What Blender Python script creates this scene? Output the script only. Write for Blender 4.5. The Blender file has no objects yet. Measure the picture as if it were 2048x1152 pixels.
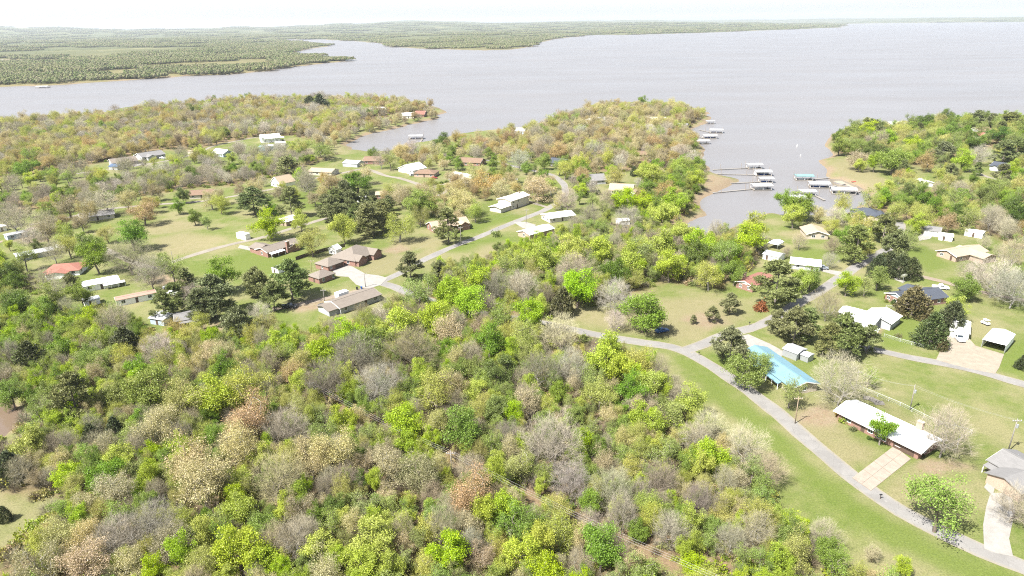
import bpy, math, random
import numpy as np
from mathutils import Vector, Matrix
random.seed(7)
rng = np.random.default_rng(7)
SC = bpy.context.scene
COL = SC.collection

# ------------------------------------------------------------------ camera
CAM_H = 100.0                      # drone height over the land, metres
FPX = 1366.0                       # focal length in pixels of a 2048 wide picture
PITCH = math.atan(528.0 / FPX)
ROLL = math.radians(0.92)
cam_d = bpy.data.cameras.new("drone_camera")
cam_d.sensor_width = 36.0
cam_d.lens = 36.0 * FPX / 2048.0
cam_d.clip_start = 1.0
cam_d.clip_end = 200000.0
cam = bpy.data.objects.new("drone_camera", cam_d)
COL.objects.link(cam)
FWD = np.array([0.0, math.cos(PITCH), -math.sin(PITCH)])
RT0 = np.array([1.0, 0.0, 0.0])
UP0 = np.array([0.0, math.sin(PITCH), math.cos(PITCH)])
RT = RT0 * math.cos(ROLL) - UP0 * math.sin(ROLL)
UP = UP0 * math.cos(ROLL) + RT0 * math.sin(ROLL)
CAM = np.array([0.0, 0.0, CAM_H])
cam.matrix_world = Matrix(((RT[0], UP[0], -FWD[0], 0), (RT[1], UP[1], -FWD[1], 0), (RT[2], UP[2], -FWD[2], CAM_H), (0, 0, 0, 1)))
SC.camera = cam

# ------------------------------------------------------------------ sky, sun, exposure
SUN_EL = math.radians(54)
SUN_TO = np.array([-0.80, -0.60])          # horizontal direction towards the sun
SUN_TO = SUN_TO / np.linalg.norm(SUN_TO)
w = bpy.data.worlds.new("World"); SC.world = w; w.use_nodes = True
nt = w.node_tree; nt.nodes.clear()
sky = nt.nodes.new('ShaderNodeTexSky'); sky.sky_type = 'NISHITA'; sky.sun_disc = False
sky.sun_elevation = SUN_EL
sky.sun_rotation = math.atan2(SUN_TO[0], SUN_TO[1]) % (2 * math.pi)
sky.altitude = 0; sky.air_density = 0.8; sky.dust_density = 1.6; sky.ozone_density = 0.4
bg = nt.nodes.new('ShaderNodeBackground'); bg.inputs['Strength'].default_value = 0.095
wo = nt.nodes.new('ShaderNodeOutputWorld')
hsv = nt.nodes.new('ShaderNodeHueSaturation'); hsv.inputs['Saturation'].default_value = 0.6    # thin high haze: a pale, almost white sky
nt.links.new(sky.outputs[0], hsv.inputs['Color']); nt.links.new(hsv.outputs[0], bg.inputs[0]); nt.links.new(bg.outputs[0], wo.inputs[0])
sl = bpy.data.lights.new("sun", 'SUN'); sl.energy = 4.8; sl.angle = math.radians(0.55); sl.color = (1.0, 0.965, 0.91)
so = bpy.data.objects.new("sun", sl); COL.objects.link(so)
so.location = (0, 0, 400)
sd = Vector((-SUN_TO[0] * math.cos(SUN_EL), -SUN_TO[1] * math.cos(SUN_EL), -math.sin(SUN_EL)))
so.rotation_euler = sd.to_track_quat('-Z', 'Y').to_euler()
SC.view_settings.view_transform = 'Standard'; SC.view_settings.look = 'None'
SC.view_settings.gamma = 1.0; SC.view_settings.use_curve_mapping = False
SC.view_settings.exposure = 1.68
SC.render.engine = 'CYCLES'
SC.cycles.max_bounces = 6; SC.cycles.diffuse_bounces = 3; SC.cycles.glossy_bounces = 2
SC.cycles.transmission_bounces = 3; SC.cycles.transparent_max_bounces = 4; SC.cycles.volume_bounces = 0
SC.cycles.use_denoising = False; SC.cycles.filter_width = 1.1
SC.cycles.denoiser = 'OPENIMAGEDENOISE'; SC.cycles.denoising_prefilter = 'ACCURATE'
SC.cycles.caustics_reflective = False; SC.cycles.caustics_refractive = False

# ------------------------------------------------------------------ from picture to place
def ray(u, v):
    u = np.asarray(u, float); v = np.asarray(v, float)
    return FWD * FPX + RT * (u[..., None] - 1024) - UP * (v[..., None] - 576)
def G(u, v, z=0.0):
    d = ray(np.array([u]), np.array([v]))[0]
    t = (z - CAM_H) / d[2]
    return np.array([d[0] * t, d[1] * t])
def GP(pts, z=0.0):
    return np.array([G(u, v, z) for u, v in pts])
def pxm(x, y, z=0.0):
    """source pixels per metre at a place"""
    dep = (np.array([x, y, z]) - CAM) @ FWD
    return FPX / max(dep, 1.0)
def proj(x, y, z):
    x, y, z = np.broadcast_arrays(np.asarray(x, float), np.asarray(y, float), np.asarray(z, float))
    d = np.stack([x, y, z - CAM_H], -1)
    dep = d @ FWD
    dep = np.where(dep < 1, 1, dep)
    return 1024 + FPX * (d @ RT) / dep, 576 - FPX * (d @ UP) / dep, dep

# ------------------------------------------------------------------ small helpers
def tag(o, label=None, cat=None, group=None, kind=None):
    if label: o['label'] = label
    if cat: o['category'] = cat
    if group: o['group'] = group
    if kind: o['kind'] = kind
    return o
def link(o, parent=None):
    COL.objects.link(o)
    if parent is not None: o.parent = parent
    return o
def empty(name, loc=(0, 0, 0), rz=0.0):
    o = bpy.data.objects.new(name, None); o.empty_display_size = 0.5
    o.location = loc; o.rotation_euler = (0, 0, rz)
    return link(o)
def np_mesh(name, verts, faces, mats=(), midx=None, smooth=False):
    """verts (n,3); faces: array (m,k) or list of arrays of different k"""
    if not isinstance(faces, list): faces = [faces]
    faces = [np.asarray(f, np.int32) for f in faces if len(f)]
    me = bpy.data.meshes.new(name)
    verts = np.asarray(verts, np.float32)
    me.vertices.add(len(verts)); me.vertices.foreach_set('co', verts.ravel())
    loops = np.concatenate([f.ravel() for f in faces])
    tot = np.concatenate([np.full(len(f), f.shape[1], np.int32) for f in faces])
    start = np.concatenate([[0], np.cumsum(tot)[:-1]]).astype(np.int32)
    me.loops.add(len(loops)); me.loops.foreach_set('vertex_index', loops)
    me.polygons.add(len(tot)); me.polygons.foreach_set('loop_start', start); me.polygons.foreach_set('loop_total', tot)
    if midx is not None: me.polygons.foreach_set('material_index', np.asarray(midx, np.int32))
    if smooth: me.polygons.foreach_set('use_smooth', np.ones(len(tot), bool))
    for m in mats: me.materials.append(m)
    me.update(calc_edges=True); me.validate()
    return me
class MB:
    """collects boxes, prisms and tubes into one mesh"""
    def __init__(s): s.v = []; s.f = []
    def add(s, vs, fs):
        b = len(s.v); s.v += [tuple(map(float, p)) for p in vs]; s.f += [tuple(b + i for i in f) for f in fs]
    def box(s, x0, y0, z0, x1, y1, z1):
        s.add([(x0, y0, z0), (x1, y0, z0), (x1, y1, z0), (x0, y1, z0), (x0, y0, z1), (x1, y0, z1), (x1, y1, z1), (x0, y1, z1)],
              [(0, 3, 2, 1), (4, 5, 6, 7), (0, 1, 5, 4), (1, 2, 6, 5), (2, 3, 7, 6), (3, 0, 4, 7)])
    def hexa(s, p):
        s.add(p, [(0, 3, 2, 1), (4, 5, 6, 7), (0, 1, 5, 4), (1, 2, 6, 5), (2, 3, 7, 6), (3, 0, 4, 7)])
    def tube(s, pts, r, n=6, cap=True):
        if not hasattr(r, '__len__'): r = [r] * len(pts)
        P = [Vector(p) for p in pts]; rings = []
        for i, p in enumerate(P):
            d = (P[min(i + 1, len(P) - 1)] - P[max(i - 1, 0)]).normalized()
            a = Vector((0, 0, 1)) if abs(d.z) < 0.9 else Vector((1, 0, 0))
            u = d.cross(a).normalized(); v = d.cross(u)
            rings.append([p + (u * math.cos(2 * math.pi * k / n) + v * math.sin(2 * math.pi * k / n)) * r[i] for k in range(n)])
        vs = [q for R in rings for q in R]; fs = []
        for i in range(len(P) - 1):
            for k in range(n):
                fs.append((i * n + k, i * n + (k + 1) % n, (i + 1) * n + (k + 1) % n, (i + 1) * n + k))
        if cap: fs += [tuple(range(n))[::-1], tuple((len(P) - 1) * n + k for k in range(n))]
        s.add(vs, fs)
    def loft(s, rings, cap=True):
        n = len(rings[0]); vs = [q for R in rings for q in R]; fs = []
        for i in range(len(rings) - 1):
            for k in range(n):
                fs.append((i * n + k, i * n + (k + 1) % n, (i + 1) * n + (k + 1) % n, (i + 1) * n + k))
        if cap: fs += [tuple(range(n))[::-1], tuple((len(rings) - 1) * n + k for k in range(n))]
        s.add(vs, fs)
    def mesh(s, name, mat, smooth=False):
        me = bpy.data.meshes.new(name); me.from_pydata(s.v, [], s.f)
        if mat: me.materials.append(mat)
        if smooth:
            for p in me.polygons: p.use_smooth = True
        me.update(); return me
    def build(s, name, mat, parent=None, loc=(0, 0, 0), rz=0.0, smooth=False):
        o = bpy.data.objects.new(name, s.mesh(name, mat, smooth)); o.location = loc; o.rotation_euler = (0, 0, rz)
        return link(o, parent)
def sdist(P, poly):
    """signed distance (positive inside) of points (n,2) to a polygon"""
    P = np.asarray(P, np.float32); poly = np.asarray(poly, np.float32)
    d2 = np.full(len(P), 1e30, np.float32); ins = np.zeros(len(P), bool)
    for i in range(len(poly)):
        a = poly[i]; b = poly[(i + 1) % len(poly)]; ab = b - a
        t = np.clip(((P - a) @ ab) / max(ab @ ab, 1e-9), 0, 1)
        qx = P[:, 0] - (a[0] + t * ab[0]); qy = P[:, 1] - (a[1] + t * ab[1]); d2 = np.minimum(d2, qx * qx + qy * qy)
        c = (a[1] > P[:, 1]) != (b[1] > P[:, 1])
        xx = (b[0] - a[0]) * (P[:, 1] - a[1]) / (b[1] - a[1] if b[1] != a[1] else 1e-9) + a[0]
        ins ^= c & (P[:, 0] < xx)
    d = np.sqrt(d2).astype(float); return np.where(ins, d, -d)
def ldist(P, line):
    P = np.asarray(P, float); d2 = np.full(len(P), 1e30)
    for i in range(len(line) - 1):
        a = line[i]; b = line[i + 1]; ab = b - a
        t = np.clip(((P - a) @ ab) / max(ab @ ab, 1e-9), 0, 1)
        q = P - (a + t[:, None] * ab); d2 = np.minimum(d2, (q * q).sum(1))
    return np.sqrt(d2)
def sstep(a, b, x):
    t = np.clip((x - a) / (b - a), 0, 1); return t * t * (3 - 2 * t)
def vnoise(x, y, s, seed=0):
    """smooth value noise 0..1"""
    x = np.asarray(x, float) / s; y = np.asarray(y, float) / s
    xi = np.floor(x).astype(np.int64); yi = np.floor(y).astype(np.int64); fx = x - xi; fy = y - yi
    fx = fx * fx * (3 - 2 * fx); fy = fy * fy * (3 - 2 * fy)
    def h(a, b):
        n = (a * 374761393 + b * 668265263 + seed * 1442695041) & 0xffffffff
        n = ((n ^ (n >> 13)) * 1274126177) & 0xffffffff
        return ((n ^ (n >> 16)) & 0xffff) / 65535.0
    return (h(xi, yi) * (1 - fx) + h(xi + 1, yi) * fx) * (1 - fy) + (h(xi, yi + 1) * (1 - fx) + h(xi + 1, yi + 1) * fx) * fy
def crom(pts, step=3.0):
    P = np.asarray(pts, float); P = np.vstack([2 * P[0] - P[1], P, 2 * P[-1] - P[-2]]); out = []
    for i in range(1, len(P) - 2):
        n = max(2, int(np.linalg.norm(P[i + 1] - P[i]) / step))
        for k in range(n):
            t = k / n
            out.append(0.5 * (2 * P[i] + (P[i + 1] - P[i - 1]) * t + (2 * P[i - 1] - 5 * P[i] + 4 * P[i + 1] - P[i + 2]) * t * t + (3 * P[i] - P[i - 1] - 3 * P[i + 1] + P[i + 2]) * t ** 3))
    out.append(P[-2]); return np.array(out)

# ------------------------------------------------------------------ materials
class NT:
    def __init__(s, name):
        s.m = bpy.data.materials.new(name); s.m.use_nodes = True; s.t = s.m.node_tree; s.t.nodes.clear()
        s.out = s.n('ShaderNodeOutputMaterial')
    def n(s, typ, **kw):
        x = s.t.nodes.new(typ)
        for k, v in kw.items(): setattr(x, k, v)
        return x
    def l(s, a, b): s.t.links.new(a, b)
    def geo(s):
        if not hasattr(s, '_g'): s._g = s.n('ShaderNodeNewGeometry').outputs['Position']
        return s._g
    def obj(s):
        if not hasattr(s, '_o'): s._o = s.n('ShaderNodeTexCoord').outputs['Object']
        return s._o
    def noise(s, vec, scale, detail=4, rough=0.6):
        x = s.n('ShaderNodeTexNoise'); x.inputs['Scale'].default_value = scale; x.inputs['Detail'].default_value = detail
        x.inputs['Roughness'].default_value = rough; s.l(vec, x.inputs['Vector']); return x.outputs['Fac']
    def ramp(s, fac, *stops):
        x = s.n('ShaderNodeValToRGB'); e = x.color_ramp.elements
        while len(e) < len(stops): e.new(0.5)
        for el, (p, c) in zip(e, stops): el.position = p; el.color = (c, c, c, 1) if not hasattr(c, '__len__') else (*c, 1)
        s.l(fac, x.inputs[0]); return x.outputs[0]
    def mix(s, fac, a, b, mode='MIX'):
        x = s.n('ShaderNodeMix', data_type='RGBA', blend_type=mode)
        for sock, v in ((x.inputs[0], fac), (x.inputs[6], a), (x.inputs[7], b)):
            if hasattr(v, 'is_linked'): s.l(v, sock)
            elif hasattr(v, '__len__'): sock.default_value = (*v, 1)
            else: sock.default_value = v
        return x.outputs[2]
    def math(s, op, a, b=0.0, clamp=False):
        x = s.n('ShaderNodeMath', operation=op, use_clamp=clamp)
        for sock, v in ((x.inputs[0], a), (x.inputs[1], b)):
            if hasattr(v, 'is_linked'): s.l(v, sock)
            else: sock.default_value = v
        return x.outputs[0]
    def attr(s, name, typ='GEOMETRY'):
        return s.n('ShaderNodeAttribute', attribute_name=name, attribute_type=typ)
    def bsdf(s, col, rough=0.8, spec=0.3, metal=0.0, bump=None, bstr=0.3, bdist=0.1):
        x = s.n('ShaderNodeBsdfPrincipled')
        if hasattr(col, 'is_linked'): s.l(col, x.inputs['Base Color'])
        else: x.inputs['Base Color'].default_value = (*col, 1)
        if hasattr(rough, 'is_linked'): s.l(rough, x.inputs['Roughness'])
        else: x.inputs['Roughness'].default_value = rough
        x.inputs['Specular IOR Level'].default_value = spec; x.inputs['Metallic'].default_value = metal
        if bump is not None:
            b = s.n('ShaderNodeBump'); b.inputs['Strength'].default_value = bstr; b.inputs['Distance'].default_value = bdist
            s.l(bump, b.inputs['Height']); s.l(b.outputs[0], x.inputs['Normal'])
        s.l(x.outputs[0], s.out.inputs[0]); return s.m
_mc = {}
def plain(name, col, rough=0.7, spec=0.3, var=0.12, scale=1.5, metal=0.0):
    """painted or weathered surface: one colour with soft stains and a fine grain"""
    if name in _mc: return _mc[name]
    t = NT(name); a = t.noise(t.obj(), scale, 5, 0.65); b = t.noise(t.obj(), scale * 9, 3)
    f = t.math('ADD', t.math('MULTIPLY', a, 0.7), t.math('MULTIPLY', b, 0.3))
    lo = tuple(c * (1 - 1.6 * var) for c in col); hi = tuple(min(0.9, c * (1 + var)) for c in col)
    _mc[name] = t.bsdf(t.ramp(f, (0.3, lo), (0.7, hi)), rough, spec, metal); return _mc[name]
def shingle(name, col):
    if name in _mc: return _mc[name]
    t = NT(name); a = t.noise(t.obj(), 0.5, 5, 0.7); b = t.noise(t.obj(), 7.0, 2)
    br = t.n('ShaderNodeTexBrick'); br.inputs['Scale'].default_value = 1.0; br.inputs['Brick Width'].default_value = 0.9; br.inputs['Row Height'].default_value = 0.28
    br.inputs['Mortar Size'].default_value = 0.015; t.l(t.obj(), br.inputs['Vector'])
    br.inputs['Color1'].default_value = (*[c * 1.12 for c in col], 1); br.inputs['Color2'].default_value = (*[c * 0.88 for c in col], 1); br.inputs['Mortar'].default_value = (*[c * 0.7 for c in col], 1)
    c = t.mix(0.55, br.outputs[0], t.ramp(t.math('ADD', t.math('MULTIPLY', a, 0.6), t.math('MULTIPLY', b, 0.4)), (0.3, tuple(x * 0.78 for x in col)), (0.7, tuple(x * 1.2 for x in col))))
    _mc[name] = t.bsdf(c, 0.9, 0.15); return _mc[name]
def metalroof(name, col, rough=0.45):
    """painted ribbed sheet"""
    if name in _mc: return _mc[name]
    t = NT(name); wv = t.n('ShaderNodeTexWave'); wv.wave_type = 'BANDS'; wv.bands_direction = 'X'; wv.inputs['Scale'].default_value = 1.6
    t.l(t.obj(), wv.inputs['Vector']); a = t.noise(t.obj(), 0.35, 5, 0.7)
    c = t.ramp(a, (0.3, tuple(x * 0.86 for x in col)), (0.65, col))
    _mc[name] = t.bsdf(c, rough, 0.4, 0.0, wv.outputs['Fac'], 0.25, 0.03); return _mc[name]
def brick(name, col):
    if name in _mc: return _mc[name]
    t = NT(name); br = t.n('ShaderNodeTexBrick'); br.inputs['Scale'].default_value = 1.0; br.inputs['Brick Width'].default_value = 0.24; br.inputs['Row Height'].default_value = 0.08; br.inputs['Mortar Size'].default_value = 0.008
    mp = t.n('ShaderNodeMapping'); mp.inputs['Rotation'].default_value = (math.pi / 2, 0, 0.3); t.l(t.obj(), mp.inputs[0]); t.l(mp.outputs[0], br.inputs['Vector'])
    br.inputs['Color1'].default_value = (*[c * 1.15 for c in col], 1); br.inputs['Color2'].default_value = (*[c * 0.8 for c in col], 1); br.inputs['Mortar'].default_value = (0.4, 0.36, 0.32, 1)
    a = t.noise(t.obj(), 0.8, 4)
    _mc[name] = t.bsdf(t.mix(0.35, br.outputs[0], t.ramp(a, (0.3, tuple(x * 0.8 for x in col)), (0.7, tuple(x * 1.15 for x in col)))), 0.9, 0.2); return _mc[name]
M = {}
M['white'] = plain('white_paint', (0.78, 0.77, 0.74), 0.6, 0.3, 0.06)
M['trim'] = plain('trim_white', (0.74, 0.73, 0.7), 0.6, 0.3, 0.05)
M['siding'] = plain('cream_siding', (0.465, 0.4275, 0.3525), 0.7, 0.3, 0.08)
M['bluesiding'] = plain('pale_blue_siding', (0.315, 0.375, 0.435), 0.7, 0.3, 0.08)
M['teal'] = plain('teal_paint', (0.0375, 0.225, 0.285), 0.5, 0.3, 0.08)
M['greysiding'] = plain('grey_siding', (0.315, 0.3225, 0.3225), 0.7, 0.3, 0.08)
M['wood'] = plain('weathered_wood', (0.1725, 0.1275, 0.0825), 0.85, 0.2, 0.2)
M['darkwood'] = plain('dark_wood', (0.0675, 0.0488, 0.0375), 0.85, 0.2, 0.2)
M['polewood'] = plain('pole_wood', (0.255, 0.195, 0.135), 0.85, 0.2, 0.2)
M['polegrey'] = plain('pole_grey_wood', (0.2, 0.185, 0.165), 0.85, 0.2, 0.15)
M['brick'] = brick('red_brick', (0.19, 0.092, 0.066))
M['tanbrick'] = brick('tan_brick', (0.315, 0.225, 0.165))
M['stone'] = brick('buff_stone', (0.375, 0.3225, 0.255))
M['dark'] = plain('dark_interior', (0.02, 0.02, 0.022), 0.8, 0.2, 0.1)
M['garage'] = plain('brown_door_paint', (0.0825, 0.0562, 0.0413), 0.6, 0.3, 0.1)
M['metal'] = plain('galvanised_metal', (0.3375, 0.3525, 0.36), 0.45, 0.5, 0.08, 1.0, 0.4)
M['chain'] = plain('galvanised_wire', (0.4125, 0.42, 0.42), 0.5, 0.5, 0.05)
M['black'] = plain('black_rubber', (0.02, 0.02, 0.02), 0.8, 0.2, 0.1)
M['wire'] = plain('cable_wire', (0.225, 0.225, 0.225), 0.5, 0.4, 0.05)
M['blue'] = plain('blue_plastic', (0.0225, 0.075, 0.2625), 0.5, 0.4, 0.1)
M['redplastic'] = plain('red_plastic', (0.4125, 0.0225, 0.03), 0.4, 0.4, 0.05)
t = NT('window_glass'); M['glass'] = t.bsdf((0.02, 0.028, 0.035), 0.08, 0.6)
R = {}
R['white'] = metalroof('white_metal_roof', (0.82, 0.82, 0.8))
R['offwhite'] = metalroof('off_white_roof', (0.578, 0.5525, 0.493))
R['blue'] = metalroof('sky_blue_metal_roof', (0.12, 0.215, 0.255), 0.7)
R['teal'] = metalroof('teal_metal_roof', (0.14, 0.24, 0.24), 0.5)
R['dock'] = metalroof('dock_roof_sheet', (0.34, 0.34, 0.335))
R['dkblue'] = metalroof('slate_blue_metal_roof', (0.0576, 0.0936, 0.1584), 0.4)
R['ltgrey'] = metalroof('light_grey_metal_roof', (0.36, 0.3672, 0.3744), 0.45)
R['rust'] = metalroof('rusty_metal_roof', (0.2592, 0.1728, 0.1296), 0.7)
R['green'] = metalroof('pale_green_roof', (0.36, 0.4032, 0.3384), 0.6)
R['grey'] = shingle('grey_shingle', (0.1512, 0.1476, 0.144))
R['taupe'] = shingle('taupe_shingle', (0.1548, 0.1332, 0.1116))
R['slate'] = shingle('slate_shingle', (0.054, 0.0612, 0.0756))
R['brown'] = shingle('brown_shingle', (0.1584, 0.108, 0.0756))
R['tan'] = shingle('tan_shingle', (0.288, 0.2304, 0.1656))
R['red'] = shingle('red_shingle', (0.2232, 0.1008, 0.0756))
R['redbrown'] = shingle('red_brown_shingle', (0.1944, 0.0936, 0.072))
# ------------------------------------------------------------------ lake and land
ZW = -2.0                           # lake level below the land
NEAR_SHORE = [(-700, 300), (-300, 262), (0, 243), (130, 237), (215, 224), (250, 215), (330, 214), (420, 208), (520, 199), (640, 197), (740, 199), (830, 206), (878, 216), (893, 226), (880, 235), (840, 246), (790, 257), (750, 265), (715, 278), (688, 291), (702, 300), (740, 304), (775, 303),
              (805, 292), (850, 284), (900, 272), (960, 263), (1010, 258), (1060, 252), (1100, 241), (1135, 224), (1170, 212), (1220, 206), (1300, 206), (1380, 214), (1410, 223), (1423, 238), (1402, 250), (1376, 262), (1368, 268), (1385, 276), (1400, 290), (1406, 305), (1410, 330), (1417, 343), (1440, 351), (1470, 357), (1484, 362), (1462, 371), (1440, 380), (1424, 388), (1404, 397), (1400, 414), (1416, 430), (1397, 435), (1378, 444), (1364, 453), (1358, 464), (1390, 472), (1425, 467),
              (1455, 459), (1480, 450), (1508, 437), (1540, 426), (1570, 432), (1610, 430), (1650, 434), (1690, 428), (1715, 413), (1732, 401), (1745, 391), (1728, 383), (1712, 375), (1690, 368), (1662, 361), (1652, 350), (1656, 342), (1652, 335), (1640, 326), (1637, 320), (1655, 317), (1668, 310), (1658, 297), (1655, 283), (1662, 270), (1690, 258), (1720, 250), (1760, 246), (1800, 243), (1850, 244), (1930, 240), (2000, 238), (2048, 235), (2500, 224), (3300, 215)]
FAR_SHORE = [(3300, 37), (2400, 41), (2048, 44), (1850, 45.5), (1690, 47.5), (1681, 55), (1550, 60), (1400, 66), (1250, 70), (1195, 70), (1158, 73), (1120, 77), (1080, 85), (1065, 92), (1035, 98), (970, 101), (900, 99), (830, 97), (787, 94), (762, 86), (700, 82), (640, 79), (560, 79), (548, 81), (600, 85), (662, 92), (630, 97), (590, 104), (560, 109), (600, 111), (645, 113), (690, 119), (697, 122), (640, 128), (580, 134), (530, 143), (460, 149), (370, 152), (270, 160), (180, 166), (80, 172), (0, 174), (-300, 184), (-900, 215)]
LAKE = GP(NEAR_SHORE + FAR_SHORE, ZW)
def rough_line(P, frac=0.045, lo=0.6, hi=60.0, seed=3):
    """uneven shoreline: subdivide and displace by a share of the distance"""
    r = np.random.default_rng(seed); out = []
    for i in range(len(P)):
        a = P[i]; b = P[(i + 1) % len(P)]; L = np.linalg.norm(b - a)
        dist = np.hypot(*(0.5 * (a + b))); st = np.clip(dist * 0.018, 3, 250)
        n = int(np.clip(L / st, 1, 14)); nrm = np.array([-(b - a)[1], (b - a)[0]]) / max(L, 1e-6)
        for k in range(n):
            off = 0 if k == 0 else r.normal() * np.clip(st * 0.22, lo, hi)
            out.append(a + (b - a) * k / n + nrm * off)
    return np.array(out)
LAKE = rough_line(LAKE)
FARPOND = [GP([(-120, 118), (0, 119.5), (80, 121), (128, 122.5), (80, 125), (0, 124), (-120, 123)], ZW),
           GP([(1350, 51.5), (1550, 47.5), (1660, 46.5), (1560, 50.5), (1400, 53.5)], ZW)]
POND = rough_line(GP([(-120, 800), (0, 806), (28, 811), (47, 823), (50, 834), (36, 850), (14, 866), (0, 876), (-60, 885), (-150, 870)], -0.6), seed=5)
def ground_z(x, y, want_d=False):
    x = np.asarray(x, float); y = np.asarray(y, float); P = np.stack([x.ravel(), y.ravel()], -1)
    d = -sdist(P, LAKE)                                  # positive on land
    for fp in FARPOND: d = np.minimum(d, -sdist(P, fp))
    dp = -sdist(P, POND); r = np.hypot(P[:, 0], P[:, 1])
    bank = 6.0 + 0.006 * r
    z = np.where(d <= 0, np.maximum(-7, ZW + 0.2 * d), ZW + (0 - ZW) * (1 - (1 - np.clip(d / bank, 0, 1)) ** 2))
    z = np.where(dp < 9, np.minimum(z, np.where(dp <= 0, np.maximum(-1.6, -0.6 + 0.2 * dp), -0.6 + 0.6 * sstep(0, 8, dp))), z)
    far = sstep(1300, 4500, r) * sstep(40, 700, d)
    z = z + far * (16 * vnoise(P[:, 0], P[:, 1], 900, 4) + 10 * vnoise(P[:, 0], P[:, 1], 330, 9))
    az = np.arctan2(P[:, 0], P[:, 1]); hl = sstep(8000, 14000, r) * sstep(200, 2500, d)
    prof = 0.35 + 0.5 * vnoise(az * 9 + 50, az * 0, 1.0, 21) + 0.35 * vnoise(az * 31 + 50, az * 0, 1.0, 22)
    prof = prof * (1 - 0.55 * sstep(0.12, 0.45, az))
    z = z + hl * prof * (175 + 40 * vnoise(P[:, 0], P[:, 1], 2200, 11)) * (0.6 + 0.4 * sstep(12000, 20000, r))
    if want_d: return z.reshape(x.shape), d.reshape(x.shape), dp.reshape(x.shape)
    return z.reshape(x.shape)

# roads: centre lines in picture pixels on the land, width in metres
ROADS = {
 'curved_road': (4.9, [(2300, 1245), (2150, 1180), (2048, 1135), (1960, 1099), (1880, 1063), (1800, 1021), (1725, 970), (1660, 918), (1600, 867), (1545, 818), (1500, 784), (1455, 752), (1415, 727), (1378, 707), (1340, 693), (1290, 686), (1230, 677), (1180, 667), (1130, 655), (1060, 642), (980, 630), (900, 614), (830, 590), (790, 574), (762, 566)]),
 'lake_road': (4.9, [(1372, 701), (1400, 690), (1440, 674), (1480, 662), (1520, 650), (1560, 630), (1600, 604), (1640, 582), (1672, 560), (1700, 543), (1720, 529), (1745, 514), (1775, 498), (1788, 485), (1797, 470), (1800, 455), (1798, 444)]),
 'diagonal_road': (4.6, [(762, 564), (800, 546), (850, 519), (900, 496), (950, 477), (1000, 456), (1050, 436), (1092, 419), (1120, 401), (1131, 382), (1124, 364), (1108, 352), (1085, 345), (1050, 338), (1010, 328), (985, 322), (955, 319)]),
 'dirt_lane': (4.0, [(758, 566), (728, 578), (700, 586), (655, 596), (610, 606), (575, 613), (545, 618)]),
 'left_lane': (4.0, [(150, 470), (203, 496), (240, 513), (290, 533), (315, 536), (345, 524), (390, 509), (431, 497), (470, 487), (520, 476), (574, 460), (637, 441), (690, 428)]),
 'back_lane': (4.2, [(60, 450), (133, 436), (200, 420), (232, 416), (312, 409), (400, 403), (470, 392), (551, 377), (637, 355), (690, 345), (730, 338), (770, 351), (800, 357), (833, 367), (848, 372), (896, 367), (908, 360)]),
 'gravel_drive': (3.4, [(120, 352), (199, 341), (245, 334), (332, 322), (398, 305), (428, 292), (498, 277), (522, 274)]),
 'loop_drive': (3.0, [(848, 372), (892, 377), (890, 384), (872, 392), (850, 396)]),
 'side_road': (4.4, [(1690, 690), (1748, 699), (1800, 711), (1850, 721), (1900, 730), (1960, 744), (2048, 769), (2160, 797), (2300, 830)]),
 'grass_lane': (3.6, [(1790, 535), (1843, 553), (1884, 563), (1920, 573), (1990, 590), (2100, 610)]),
 'point_drive': (3.4, [(1951, 344), (1975, 354), (2008, 363), (2060, 375), (2160, 392)]),
 'house_drive': (3.2, [(1040, 397), (1085, 412), (1098, 416)]),
 'trailer_lane': (3.6, [(-60, 500), (20, 478), (63, 457), (100, 447), (133, 436)]),
}
ROADW = {k: crom(GP(p), 3.0) for k, (wd, p) in ROADS.items()}
TRACK = crom(GP([(560, 765), (640, 806), (720, 848), (850, 908), (1000, 974), (1120, 1030), (1240, 1088), (1330, 1135), (1450, 1200)]), 4)   # power line cut through the wood

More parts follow.
